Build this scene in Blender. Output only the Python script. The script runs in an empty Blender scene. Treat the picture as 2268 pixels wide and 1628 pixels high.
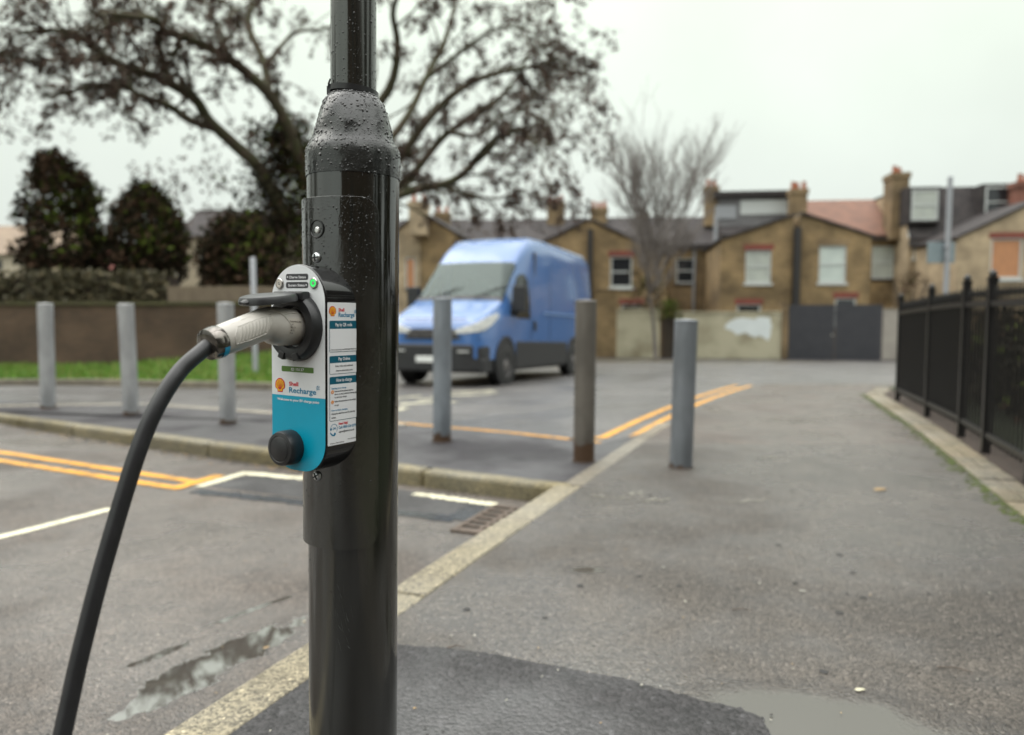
import bpy, math, random
from mathutils import Vector, Matrix
random.seed(7)
R = math.radians
sc = bpy.context.scene
C = sc.collection

# ------------------------------------------------------------------ camera, sky, sun, exposure
CAMZ, FPX, CX, CY, HY = 1.12, 1700.0, 1134.0, 814.0, 690.0
PITCH = math.atan((CY - HY) / FPX)
cd = bpy.data.cameras.new('camera'); cam = bpy.data.objects.new('camera', cd); C.objects.link(cam)
cam.location = (0, 0, CAMZ); cam.rotation_euler = (R(90) - PITCH, 0, 0)
cd.sensor_width = 36; cd.lens = 36 * FPX / 2268; cd.clip_start = .05; cd.clip_end = 2000
cd.dof.use_dof = True; cd.dof.focus_distance = 1.345; cd.dof.aperture_blades = 0
cd.dof.aperture_fstop = (cd.lens / 1000) / 0.0112
sc.camera = cam

SUN_EL, SUN_AZ = R(48), R(-70)      # azimuth measured from +Y towards +X
w = bpy.data.worlds.new("World"); sc.world = w; w.use_nodes = True
nt = w.node_tree; nt.nodes.clear(); N = nt.nodes.new; L = nt.links.new
out = N('ShaderNodeOutputWorld'); bg = N('ShaderNodeBackground'); bg.inputs[1].default_value = .1
sky = N('ShaderNodeTexSky'); sky.sky_type = 'NISHITA'; sky.sun_disc = False
sky.sun_elevation = SUN_EL; sky.sun_rotation = SUN_AZ; sky.dust_density = 4; sky.air_density = 1.5
tc = N('ShaderNodeTexCoord'); sep = N('ShaderNodeSeparateXYZ'); L(tc.outputs['Generated'], sep.inputs[0])
rmp = N('ShaderNodeValToRGB'); L(sep.outputs[2], rmp.inputs[0])
e = rmp.color_ramp.elements
e[0].position = 0; e[0].color = (.178, .188, .183, 1)
e[1].position = 1; e[1].color = (1, 1, .98, 1)
for p, c in ((.12, (.190, .206, .192, 1)), (.38, (.216, .236, .206, 1)), (.60, (.46, .48, .45, 1))):
    q = e.new(p); q.color = c
nz = N('ShaderNodeTexNoise'); nz.inputs['Scale'].default_value = 1.6; nz.inputs['Detail'].default_value = 5
L(tc.outputs['Generated'], nz.inputs['Vector'])
mr = N('ShaderNodeMapRange'); L(nz.outputs[0], mr.inputs[0])
mr.inputs[1].default_value = .25; mr.inputs[2].default_value = .75; mr.inputs[3].default_value = 44 * .84; mr.inputs[4].default_value = 44 * 1.18
sc1 = N('ShaderNodeVectorMath'); sc1.operation = 'SCALE'; L(rmp.outputs[0], sc1.inputs[0]); L(mr.outputs[0], sc1.inputs['Scale'])
mx = N('ShaderNodeMix'); mx.data_type = 'RGBA'; mx.inputs[0].default_value = .95
L(sky.outputs[0], mx.inputs[6]); L(sc1.outputs[0], mx.inputs[7])
L(mx.outputs[2], bg.inputs[0]); L(bg.outputs[0], out.inputs[0])

sd = bpy.data.lights.new('sun', 'SUN'); sd.energy = 1.1; sd.angle = R(50); sd.color = (1, .96, .9)
so = bpy.data.objects.new('sun', sd); C.objects.link(so)
sdir = Vector((math.sin(SUN_AZ) * math.cos(SUN_EL), math.cos(SUN_AZ) * math.cos(SUN_EL), math.sin(SUN_EL)))
so.rotation_euler = sdir.to_track_quat('Z', 'Y').to_euler(); so.location = (-20, 10, 30)
sc.view_settings.view_transform = 'Standard'; sc.view_settings.look = 'None'
sc.view_settings.exposure = 0; sc.view_settings.gamma = 1
sc.render.engine = 'CYCLES'
sc.cycles.use_denoising = True
sc.cycles.max_bounces = 6; sc.cycles.caustics_reflective = False; sc.cycles.caustics_refractive = False

# ------------------------------------------------------------------ places
def zg(Y):
    return 0.0 if Y <= 7 else -.0199 * min(Y - 7, 32) ** 1.18
SIN, COS = math.sin(PITCH), math.cos(PITCH)
def ray(x, y):
    u = (x - CX) / FPX; v = (CY - y) / FPX
    dy = COS + v * SIN; dz = -SIN + v * COS
    return u / dy, dz / dy                      # dX/dY, dZ/dY
def at(x, y, Y):
    a, b = ray(x, y); return Vector((a * Y, Y, CAMZ + b * Y))
def gnd(x, y, dz=0.0):
    a, b = ray(x, y); Y = 5.0
    for _ in range(60):
        Y = Y * .5 + .5 * ((zg(Y) + dz - CAMZ) / b)
    return Vector((a * Y, Y, zg(Y) + dz))

# ------------------------------------------------------------------ mesh builder
class MB:
    def __init__(s): s.v = []; s.f = []; s.m = []
    def add(s, vs, fs, m=0):
        o = len(s.v); s.v += [tuple(p) for p in vs]; s.f += [tuple(i + o for i in f) for f in fs]; s.m += [m] * len(fs); return s
    def box(s, a, b, m=0, T=None):
        x0, y0, z0 = a; x1, y1, z1 = b
        vs = [(x0,y0,z0),(x1,y0,z0),(x1,y1,z0),(x0,y1,z0),(x0,y0,z1),(x1,y0,z1),(x1,y1,z1),(x0,y1,z1)]
        if T is not None: vs = [T @ Vector(p) for p in vs]
        return s.add(vs, [(0,3,2,1),(4,5,6,7),(0,1,5,4),(1,2,6,5),(2,3,7,6),(3,0,4,7)], m)
    def prism(s, poly, f0, f1, m=0, cap0=True):
        n = len(poly); vs = [f0(*p) for p in poly] + [f1(*p) for p in poly]
        fs = [(i, (i+1) % n, n + (i+1) % n, n + i) for i in range(n)] + [tuple(range(n, 2*n))]
        if cap0: fs.append(tuple(reversed(range(n))))
        return s.add(vs, fs, m)
    def tube(s, pts, rad, n=8, m=0, cap=True, flat=1.0):
        pts = [Vector(p) for p in pts]; k = len(pts)
        if not hasattr(rad, '__len__'): rad = [rad] * k
        vs = []; ref = None
        for i in range(k):
            t = (pts[min(i+1, k-1)] - pts[max(i-1, 0)]).normalized()
            if ref is None:
                ref = t.cross(Vector((0, 0, 1)))
                if ref.length < .05: ref = t.cross(Vector((1, 0, 0)))
            ref = (ref - t * ref.dot(t)).normalized(); b = t.cross(ref)
            for j in range(n):
                a = 2 * math.pi * j / n
                vs.append(pts[i] + (ref * math.cos(a) + b * math.sin(a) * flat) * rad[i])
        fs = [(i*n + j, i*n + (j+1) % n, (i+1)*n + (j+1) % n, (i+1)*n + j) for i in range(k-1) for j in range(n)]
        if cap: fs += [tuple(reversed(range(n))), tuple(range((k-1)*n, k*n))]
        return s.add(vs, fs, m)
    def lathe(s, prof, n=48, T=None, m=0, closed=False):
        vs = []; k = len(prof)
        for r, z in prof:
            for j in range(n):
                a = 2 * math.pi * j / n; p = Vector((r * math.cos(a), r * math.sin(a), z)); vs.append(T @ p if T is not None else p)
        rng = range(k) if closed else range(k - 1)
        fs = [(i*n + j, i*n + (j+1) % n, ((i+1) % k)*n + (j+1) % n, ((i+1) % k)*n + j) for i in rng for j in range(n)]
        return s.add(vs, fs, m)
    def build(s, name, mats, parent=None, smooth=None, bevel=0, seg=2):
        me = bpy.data.meshes.new(name); me.from_pydata(s.v, [], s.f); me.update()
        if not isinstance(mats, (list, tuple)): mats = [mats]
        for q in mats: me.materials.append(q)
        if len(mats) > 1: me.polygons.foreach_set('material_index', s.m)
        if smooth:
            me.polygons.foreach_set('use_smooth', [True] * len(me.polygons)); me.set_sharp_from_angle(angle=R(smooth))
        o = bpy.data.objects.new(name, me); C.objects.link(o)
        if parent: o.parent = parent
        if bevel:
            b = o.modifiers.new('bevel', 'BEVEL'); b.width = bevel; b.segments = seg; b.limit_method = 'ANGLE'; b.angle_limit = R(40)
        return o
def tag(o, label, cat, group=None, kind=None):
    if label: o['label'] = label
    if cat: o['category'] = cat
    if group: o['group'] = group
    if kind: o['kind'] = kind
    return o
def thing(name, label, cat, loc=(0,0,0), rz=0, group=None):
    o = bpy.data.objects.new(name, None); C.objects.link(o); o.empty_display_size = .2
    o.location = loc; o.rotation_euler = (0, 0, rz); return tag(o, label, cat, group)
def struct(name, mb, m, label, cat, smooth=None, bevel=0):
    return tag(mb.build(name, m, None, smooth, bevel), label, cat, None, 'structure')
def copy_tree(o, parent=None):
    c = o.copy(); C.objects.link(c)
    if parent: c.parent = parent
    for ch in list(o.children): copy_tree(ch, c)
    return c

# ------------------------------------------------------------------ materials
def newmat(name):
    m = bpy.data.materials.new(name); m.use_nodes = True; t = m.node_tree
    return m, t, t.nodes['Principled BSDF']
def setin(b, **k):
    for a, v in k.items():
        i = b.inputs[a.replace('_', ' ')]
        i.default_value = tuple(v) + (1,) if hasattr(v, '__len__') and len(v) == 3 and i.type == 'RGBA' else v
def M(name, c1, c2=None, scale=8, rough=.6, rough2=None, metal=0, bump=0, bscale=60, bdist=.002, coat=0, spec=.5, stretch=None, lo=.35, hi=.65, ior=None, emit=None, detail=6):
    m, t, b = newmat(name); n = t.nodes.new; l = t.links.new
    setin(b, Base_Color=c1, Roughness=rough, Metallic=metal, Coat_Weight=coat, Specular_IOR_Level=spec)
    if ior: setin(b, IOR=ior)
    if coat: b.inputs['Coat Roughness'].default_value = .06
    if emit: setin(b, Emission_Color=emit[0], Emission_Strength=emit[1])
    if c2 is None and not bump: return m
    tcn = n('ShaderNodeTexCoord'); vec = tcn.outputs['Object']
    if stretch:
        mp = n('ShaderNodeMapping'); mp.inputs['Scale'].default_value = stretch; l(vec, mp.inputs[0]); vec = mp.outputs[0]
    if c2 is not None or rough2 is not None:
        nn = n('ShaderNodeTexNoise'); nn.inputs['Scale'].default_value = scale; nn.inputs['Detail'].default_value = detail; l(vec, nn.inputs['Vector'])
        mr_ = n('ShaderNodeMapRange'); mr_.inputs[1].default_value = lo; mr_.inputs[2].default_value = hi; l(nn.outputs[0], mr_.inputs[0])
        if c2 is not None:
            q = n('ShaderNodeMix'); q.data_type = 'RGBA'; q.inputs[6].default_value = (*c1, 1); q.inputs[7].default_value = (*c2, 1)
            l(mr_.outputs[0], q.inputs[0]); l(q.outputs[2], b.inputs['Base Color'])
        if rough2 is not None:
            q = n('ShaderNodeMapRange'); q.inputs[3].default_value = rough; q.inputs[4].default_value = rough2
            l(mr_.outputs[0], q.inputs[0]); l(q.outputs[0], b.inputs['Roughness'])
    if bump:
        bn = n('ShaderNodeTexNoise'); bn.inputs['Scale'].default_value = bscale; bn.inputs['Detail'].default_value = 4; l(vec, bn.inputs['Vector'])
        bp = n('ShaderNodeBump'); bp.inputs['Strength'].default_value = bump; bp.inputs['Distance'].default_value = bdist
        l(bn.outputs[0], bp.inputs['Height']); l(bp.outputs[0], b.inputs['Normal'])
    return m

def asphalt(name, cA, cB, r0, r1, grain=150, bump=.55, puddles=(), wetscale=.9, pud_col=(.075,.068,.06), amp=1.1, pn=7, speck=.03, pior=2.2, vary=.28, soft=.04):
    m, t, b = newmat(name); n = t.nodes.new; l = t.links.new
    def math_(op, a, bb=None, c=None):
        q = n('ShaderNodeMath'); q.operation = op
        for i, v in enumerate((a, bb, c)):
            if v is None: continue
            if isinstance(v, (int, float)): q.inputs[i].default_value = v
            else: l(v, q.inputs[i])
        return q.outputs[0]
    def rng(v, a, bb, c, d, smooth=False):
        q = n('ShaderNodeMapRange'); l(v, q.inputs[0])
        if smooth: q.interpolation_type = 'SMOOTHSTEP'
        for i, x in enumerate((a, bb, c, d)):
            if isinstance(x, (int, float)): q.inputs[i+1].default_value = x
            else: l(x, q.inputs[i+1])
        return q.outputs[0]
    def noise(sc_, det=5, ro=.5):
        q = n('ShaderNodeTexNoise'); q.inputs['Scale'].default_value = sc_; q.inputs['Detail'].default_value = det; q.inputs['Roughness'].default_value = ro
        l(vec, q.inputs['Vector']); return q.outputs[0]
    def mixc(f, a, bb):
        q = n('ShaderNodeMix'); q.data_type = 'RGBA'
        for i, v in ((0, f), (6, a), (7, bb)):
            if isinstance(v, tuple): q.inputs[i].default_value = (*v, 1)
            elif isinstance(v, (int, float)): q.inputs[i].default_value = v if i == 0 else (v, v, v, 1)
            else: l(v, q.inputs[i])
        return q.outputs[2]
    vec = n('ShaderNodeTexCoord').outputs['Object']
    big = noise(wetscale, 3); mid = noise(5, 6, .6); fine = noise(grain * 2.2, 3, .6)
    vo = n('ShaderNodeTexVoronoi'); vo.inputs['Scale'].default_value = grain; l(vec, vo.inputs['Vector'])
    sp = n('ShaderNodeSeparateColor'); l(vo.outputs['Color'], sp.inputs[0])
    stone = sp.outputs[0]
    col = mixc(rng(mid, .3, .7, 0, 1), cA, cB)
    k = math_('MULTIPLY', rng(stone, 0, 1, .4, 1.7), rng(noise(wetscale * .8, 5, .6), .32, .68, 1 - vary, 1 + vary))
    vm = n('ShaderNodeVectorMath'); vm.operation = 'SCALE'; l(col, vm.inputs[0]); l(k, vm.inputs['Scale'])
    col = vm.outputs[0]
    col = mixc(rng(fine, .36, .44, .55, 0), col, (.02, .02, .02))            # pits between the stones
    col = mixc(math_('GREATER_THAN', stone, 1 - speck), col, tuple(min(1, 3.2 * x) for x in cB))
    sheen = rng(math_('ADD', big, math_('MULTIPLY', math_('SUBTRACT', mid, .5), .22)), .36, .66, 0, 1, True); rough = rng(sheen, 0, 1, r1, r0)
    col = mixc(math_('MULTIPLY', sheen, .12), col, (.03, .027, .024))
    h = math_('ADD', math_('MULTIPLY', vo.outputs['Distance'], -1.0), math_('MULTIPLY', fine, .5))
    bstr = rng(sheen, 0, 1, bump, bump * .45)
    if puddles:
        edge = math_('MULTIPLY', math_('SUBTRACT', noise(pn, 6, .55), .5), amp)
        best = None
        for (cx, cy, rx, ry, rot) in puddles:
            mp = n('ShaderNodeMapping'); mp.vector_type = 'TEXTURE'; l(vec, mp.inputs[0])
            mp.inputs['Location'].default_value = (cx, cy, 0); mp.inputs['Rotation'].default_value = (0, 0, rot); mp.inputs['Scale'].default_value = (rx, ry, 1000)
            ln = n('ShaderNodeVectorMath'); ln.operation = 'LENGTH'; l(mp.outputs[0], ln.inputs[0])
            d = math_('ADD', ln.outputs['Value'], edge)
            best = d if best is None else math_('MINIMUM', best, d)
        wet = rng(best, 1.7, .9, 0, 1, True); pud = rng(math_('ADD', best, math_('MULTIPLY', math_('SUBTRACT', fine, .5), soft * 2.2)), 1.0, .94 - soft, 0, 1, True)
        rough = math_('MULTIPLY', rough, rng(wet, 0, 1, 1, .75))
        rough = mixc(pud, rough, .02)
        l(rng(pud, 0, 1, rng(sheen, 0, 1, 1.45, 2.05), pior), b.inputs['IOR'])
        col = mixc(math_('MULTIPLY', wet, .25), col, (.02, .018, .016)); col = mixc(pud, col, pud_col)
        bstr = math_('MULTIPLY', bstr, rng(pud, 0, 1, 1, 0))
    bp = n('ShaderNodeBump'); bp.inputs['Distance'].default_value = .0075; l(h, bp.inputs['Height'])
    if isinstance(bstr, (int, float)): bp.inputs['Strength'].default_value = bstr
    else: l(bstr, bp.inputs['Strength'])
    if not puddles: l(rng(sheen, 0, 1, 1.45, 1.95), b.inputs['IOR'])
    l(col, b.inputs['Base Color']); l(rough, b.inputs['Roughness']); l(bp.outputs[0], b.inputs['Normal'])
    return m
def bricks(name, c1, c2, mortar, s=4.4, rough=.85):
    m, t, b = newmat(name); n = t.nodes.new; l = t.links.new
    sp = n('ShaderNodeSeparateXYZ'); l(n('ShaderNodeTexCoord').outputs['Object'], sp.inputs[0])
    ad = n('ShaderNodeMath'); l(sp.outputs[0], ad.inputs[0]); l(sp.outputs[1], ad.inputs[1])
    cb = n('ShaderNodeCombineXYZ'); l(ad.outputs[0], cb.inputs[0]); l(sp.outputs[2], cb.inputs[1])
    br = n('ShaderNodeTexBrick'); l(cb.outputs[0], br.inputs['Vector']); br.inputs['Scale'].default_value = s
    br.inputs['Color1'].default_value = (*c1, 1); br.inputs['Color2'].default_value = (*c2, 1); br.inputs['Mortar'].default_value = (*mortar, 1)
    br.inputs['Mortar Size'].default_value = .02; br.inputs['Row Height'].default_value = .33; br.inputs['Brick Width'].default_value = 1
    nn = n('ShaderNodeTexNoise'); nn.inputs['Scale'].default_value = .9; nn.inputs['Detail'].default_value = 7; l(cb.outputs[0], nn.inputs['Vector'])
    k = n('ShaderNodeMapRange'); k.inputs[1].default_value = .3; k.inputs[2].default_value = .7; k.inputs[3].default_value = .5; k.inputs[4].default_value = 1.4; l(nn.outputs[0], k.inputs[0])
    vm = n('ShaderNodeVectorMath'); vm.operation = 'SCALE'; l(br.outputs[0], vm.inputs[0]); l(k.outputs[0], vm.inputs['Scale'])
    l(vm.outputs[0], b.inputs['Base Color']); b.inputs['Roughness'].default_value = rough
    bp = n('ShaderNodeBump'); bp.inputs['Strength'].default_value = .4; bp.inputs['Distance'].default_value = .01; bp.invert = True
    l(br.outputs['Fac'], bp.inputs['Height']); l(bp.outputs[0], b.inputs['Normal'])
    return m

PUD_R = gnd(505, 1452, -.12); PUD_R2 = gnd(375, 1535, -.12); PUD_R3 = gnd(560, 1350, -.12); PUD_R4 = gnd(360, 1447, -.12)
PUD_P = gnd(1790, 1600); PUD_P2 = gnd(1300, 1262); PUD_P3 = gnd(2060, 1680)
KA = math.atan(.412)                              # kerb azimuth from +Y
m_bay = asphalt('wet_bay_asphalt', (.118,.098,.083), (.075,.063,.054), .20, .52, 125, .95,
    [(PUD_R.x, PUD_R.y, .10, .36, -KA - .12), (PUD_R2.x, PUD_R2.y, .075, .17, -KA - .1), (PUD_R3.x, PUD_R3.y, .022, .22, -KA - .25), (PUD_R4.x, PUD_R4.y, .022, .13, -KA - .2)], amp=2.3, pn=9, pior=4.2)
m_path = asphalt('wet_path_asphalt', (.092,.079,.066), (.060,.052,.045), .15, .52, 120, 1.0,
    [(PUD_P.x, PUD_P.y, .42, .20, -.25), (PUD_P3.x, PUD_P3.y, .5, .2, -.2), (PUD_P2.x, PUD_P2.y, .10, .05, 0)], wetscale=.62, pud_col=(.07,.063,.054), amp=1.0, pn=4, pior=1.65, soft=.42)
m_old = asphalt('brown_old_asphalt', (.100,.078,.064), (.070,.057,.049), .24, .48, 110, .6)
m_patch = asphalt('dark_new_asphalt', (.036,.033,.034), (.022,.021,.022), .46, .60, 78, 1.0, speck=.012, vary=.15)
m_isl = asphalt('dark_island_asphalt', (.027,.023,.027), (.018,.016,.019), .42, .66, 110, .7)
m_road = asphalt('street_asphalt', (.115,.108,.104), (.085,.080,.078), .30, .46, 120, .35)
m_tar = asphalt('tar_seal', (.035,.038,.046), (.028,.030,.036), .16, .28, 90, .12)
m_kerb = asphalt('kerb_stone', (.25,.218,.148), (.19,.162,.11), .5, .68, 120, .6, speck=.008, vary=.2)
m_kerbm = asphalt('mossy_kerb_stone', (.20,.165,.09), (.10,.085,.045), .5, .7, 120, .4)
m_yel = M('yellow_road_paint', (.72,.34,.035), (.26,.15,.05), 11, .42, bump=.5, bscale=220, lo=.46, hi=.72)
m_whi = M('white_road_paint', (.72,.68,.50), (.40,.37,.28), 12, .45, bump=.6, bscale=200, lo=.5, hi=.75)
m_soil = M('soil', (.06,.04,.03), (.03,.022,.016), 14, .9, bump=1, bscale=60, bdist=.02)
m_ground = M('earth', (.10,.09,.06), (.07,.07,.045), .5, .9)
m_iron = M('rusty_iron', (.12,.085,.062), (.075,.055,.042), 30, .5, bump=.4, bscale=150)
m_black = M('hole_shade', (.006,.006,.006), rough=.7)  # painted shade for holes that have no depth

# ------------------------------------------------------------------ ground
def strip_sheet(polyfn_l, polyfn_r, ys, dz):
    mb = MB(); vs = []
    for Y in ys: vs += [(polyfn_l(Y), Y, zg(Y) + dz), (polyfn_r(Y), Y, zg(Y) + dz)]
    mb.add(vs, [(2*i, 2*i+1, 2*i+3, 2*i+2) for i in range(len(ys) - 1)]); return mb
def flat_poly(pts, dz, m=0, mb=None):
    """sheet following the ground under a polygon given as (X, Y)"""
    mb = mb or MB(); mb.add([(x, y, zg(y) + dz) for x, y in pts], [tuple(range(len(pts)))], m); return mb
ysg = [-60, -20, 0, 4, 7, 8, 9, 10, 11, 12, 13, 14, 15, 16, 17, 18, 20, 22, 24, 26, 28, 30, 33, 36, 39, 45, 80, 200, 600]
struct('ground', strip_sheet(lambda Y: -600, lambda Y: 600, ysg, -.22), m_ground, 'bare earth under the whole place', 'ground')
k1 = lambda Y: -.72 + .412 * (Y - 2.03)            # path-side edge of the long kerb
KW = .165 / math.cos(KA)
k2 = lambda X: 5.03 - .535 * X + (.012 * X * X if X < 0 else 0) - .02     # front edge of island (top, outer)
# parking bay
bay = MB(); bay.add([(-14, -8, -.12), (k1(-8) - KW + .01, -8, -.12), (k1(5.2) - KW + .01, 5.2, -.12), (k1(5.2), 5.4, -.12), (-14, 15, -.12)], [(0, 1, 2, 3, 4)])
struct('road', bay, m_bay, 'wet grey tarmac of the parking bay in the foreground', 'road')
# street beyond the island
ysr = [5, 6, 7] + [7 + .5 * i for i in range(1, 60)]
struct('street', strip_sheet(lambda Y: -60 if Y > 12.6 else -(Y - 6.05) / .535, lambda Y: 70 if Y > 8 else max(2.0, -(Y - 6.05) / .535 + .5), [y for y in ysr if y < 37], -.025), m_road, 'grey street with the blue van behind the bollards', 'road')
# path
f1 = lambda Y: 3.4 + .34 * (Y - 5.0)               # railing line
sx = lambda Y: 2.80 + .34 * (Y - 4.15)             # outer edge of block strip
ysp = [-8, -2, 1, 2, 3, 4, 5, 6, 6.45]
struct('path', strip_sheet(k1, sx, ysp, 0), m_path, 'wet grey tarmac footpath beside the railing', 'path')
def pl(Y):                                         # far left edge of the path curving away
    return k1(Y) if Y < 7.6 else k1(7.6) + .412 * (Y - 7.6) + .010 * (Y - 7.6) ** 2.0
yso = [6.45, 6.8, 7.2, 7.6, 8, 8.5, 9, 9.5, 10, 10.5, 11, 11.5, 12, 12.5, 13, 13.5, 14]
struct('path', strip_sheet(pl, lambda Y: sx(Y) + max(0, Y - 10.5) * .5, yso, 0), m_old, 'older brownish tarmac at the far end of the footpath', 'path')
# dark patch on the path
pp = [gnd(*p) for p in ((700, 1415), (885, 1431), (990, 1437), (1100, 1452), (1200, 1473), (1290, 1489), (1390, 1507), (1480, 1533), (1560, 1553), (1640, 1571), (1690, 1592), (1703, 1628))]
pts = [(k1(2.63) + .004, 2.63)] + [(p.x, p.y) for p in pp[1:]]
rag = [pts[0]]
for i in range(len(pts) - 1):
    a, b = pts[i], pts[i+1]
    for q in range(1, 9): rag.append((a[0] + (b[0]-a[0]) * q/8 + random.uniform(-.005, .005), a[1] + (b[1]-a[1]) * q/8 + random.uniform(-.006, .006)))
pts = rag + [(.70, 1.5), (.5, -2), (k1(-2) + .004, -2)]
struct('path_patch', flat_poly(pts, .004), m_patch, 'dark new tarmac patch on the path at the foot of the post', 'path')
# island
isl_f = [(x, k2(x) + .13) for x in (.38, 0, -.64, -1.3, -1.9, -2.6, -3.4, -4.2, -5.1, -6.2, -8, -11)]
b1, b2, b3, b4, b5 = gnd(1330, 982), gnd(1110, 958), gnd(885, 942), gnd(600, 916), gnd(317, 896)
isl_b = [(-11, 10.4), (-6.4, 9.5), (b5.x, b5.y), (b4.x, b4.y), (b3.x, b3.y), (b2.x, b2.y), (b1.x, b1.y), (k1(7.0) - .14, 7.0)]
struct('pavement', flat_poly(isl_f + isl_b + [(k1(6) - .13, 6.0), (k1(5) - .13, 4.95)], 0), m_isl, 'dark tarmac island the bollards stand on', 'pavement')
# flush edging stone between island and path; kerbs as rows of stones
def kerb_row(mb, pts, wid, zt, zb, length=.91, gap=.006, side=1):
    """stones along a polyline; pts give the outer top edge, stones lie to its left * side"""
    P = [Vector((p[0], p[1], 0)) for p in pts]
    for a, b in zip(P[:-1], P[1:]):
        d = b - a; ln = d.length; k = max(1, round(ln / length)); d.normalize(); nn = Vector((-d.y, d.x, 0)) * side
        for i in range(k):
            s0, s1 = a + d * (ln * i / k + gap), a + d * (ln * (i + 1) / k - gap * random.uniform(.2, 1.2)); j = random.uniform(-.003, .003)
            q = [s0, s1, s1 + nn * wid, s0 + nn * wid]
            vs = [(p.x, p.y, zg(p.y) + zb) for p in q] + [(p.x, p.y, zg(p.y) + zt + j) for p in q]
            f = [(0,3,2,1),(4,5,6,7),(0,1,5,4),(1,2,6,5),(2,3,7,6),(3,0,4,7)]
            mb.add(vs, f if side > 0 else [tuple(reversed(x)) for x in f])
    return mb
kb = MB(); kerb_row(kb, [(k1(-3.05), -3.05), (k1(-.9), -.9), (k1(2.95), 2.95), (k1(4.05), 4.05), (k1(4.86), 4.86)], .165, .004, -.2, 1.19)
struct('kerb', kb, m_kerb, 'pale kerbstones between the parking bay and the path', 'kerb', bevel=.012)
kb = MB(); kerb_row(kb, [(k1(4.87), 4.87), (k1(7.7), 7.7)], .13, .004, -.2, .95)
struct('kerb', kb, asphalt('edging_stone', (.19,.165,.125), (.14,.12,.09), .42, .6, 150, .4), 'flush stone edging between the bollard island and the path', 'kerb', bevel=.006)
kb = MB(); xs2 = [.36, -.64, -1.62, -2.6, -3.5, -4.4, -5.3, -6.2, -7.1, -8, -9, -10, -11]
kerb_row(kb, [(x, k2(x)) for x in xs2], .14, .003, -.2, 1.12, gap=.008, side=-1)
struct('kerb', kb, m_kerbm, 'mossy raised kerb along the front of the bollard island', 'kerb', bevel=.03)
kb = MB(); kerb_row(kb, [(-11, 10.42), (-6.4, 9.52), (b5.x, b5.y + .02), (b4.x, b4.y + .02), (b3.x, b3.y + .02)], .12, .004, -.1, .91, side=1)
struct('kerb', kb, asphalt('pale_edging', (.30,.27,.21), (.22,.195,.15), .45, .65, 120, .5), 'pale edging along the back of the bollard island at left', 'kerb', bevel=.008)
# block strip beside the railing
kb = MB()
for k in range(70):
    Y = 2.0 + k * .205
    if Y > 12.6: break
    x0 = sx(Y) + (max(0, Y - 11.2) * .25); j = random.uniform(-.005, .005); d = Vector((.322, .947, 0)); nn = Vector((.947, -.322, 0))
    for c in range(2):
        a = Vector((x0, Y, 0)) + nn * (c * .118); q = [a, a + nn * .113, a + nn * .113 + d * .205, a + d * .205]
        vs = [(p.x, p.y, zg(p.y) - .1) for p in q] + [(p.x, p.y, zg(p.y) + .012 + j) for p in q]
        kb.add(vs, [(4,5,6,7),(0,1,5,4),(1,2,6,5),(2,3,7,6),(3,0,4,7)])
struct('path_edging', kb, asphalt('buff_block', (.22,.175,.12), (.13,.115,.07), .5, .7, 110, .4), 'buff block paving strip between the path and the railing', 'kerb', bevel=.006)
struct('soil', strip_sheet(lambda Y: sx(Y) + .25, lambda Y: f1(Y) + .3, [1, 4, 7, 8, 9, 10, 11, 12, 12.6], .004), m_soil, 'dark bare soil strip under the railing', 'soil')
# moss line on the path beside the blocks: a real thin crust of moss
mo = MB()
for k in range(900):
    Y = random.uniform(2.4, 11.5); x = sx(Y) - abs(random.gauss(0, .05)) + .01; r = random.uniform(.006, .022)
    a = random.random() * 6.3; z = zg(Y) + .002
    mo.add([(x + r * math.cos(a + i * 1.257), Y + r * 1.3 * math.sin(a + i * 1.257), z) for i in range(5)] + [(x, Y, z + r * .4)], [(i, (i+1) % 5, 5) for i in range(5)])
tag(mo.build('moss', M('moss', (.06,.085,.012), (.04,.045,.012), 30, .9)), 'green moss fringe where the path meets the buff blocks', 'moss', kind='stuff')
# lawn behind the railing
lawn = strip_sheet(lambda Y: f1(Y) + .25, lambda Y: f1(Y) + 14, [0, 4, 7, 8, 9, 10, 11, 12, 13], .01)
struct('lawn', lawn, M('lawn_turf', (.03,.042,.012), (.02,.026,.010), 3, .9, bump=1, bscale=60, bdist=.03), 'grass ground behind the black railing', 'lawn')

def quad_line(mb, a, b, wid, dz, ragged=0, n=24):
    a, b = Vector((a[0], a[1])), Vector((b[0], b[1])); d = (b - a); nn = Vector((-d.y, d.x)).normalized() * wid / 2
    L_, R_ = [], []
    for i in range(n + 1):
        p = a + d * i / n; j = random.uniform(-ragged, ragged); k = random.uniform(-ragged, ragged)
        q = p + nn * (1 + j); L_.append((q.x, q.y, zg(q.y) + dz)); q = p - nn * (1 + k); R_.append((q.x, q.y, zg(q.y) + dz))
    mb.add(L_ + R_, [(i, i + 1, n + 2 + i, n + 1 + i) for i in range(n)])
g = lambda x, y, dz=-.12: tuple(gnd(x, y, dz)[:2])
ym = MB(); Z = -.116
quad_line(ym, (g(0, 1003)[0] - 3, g(0, 1003)[1] + 1.62), g(428, 1067), .085, Z, .12)
quad_line(ym, (g(0, 1025)[0] - 3, g(0, 1025)[1] + 1.62), g(398, 1083), .085, Z + .001, .12)
quad_line(ym, g(386, 1083), g(488, 1054), .10, Z + .002, .12)
struct('road_markings', ym, m_yel, 'double yellow lines ending in the parking bay at left', 'road marking')
ym = MB(); Z = -.021
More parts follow.
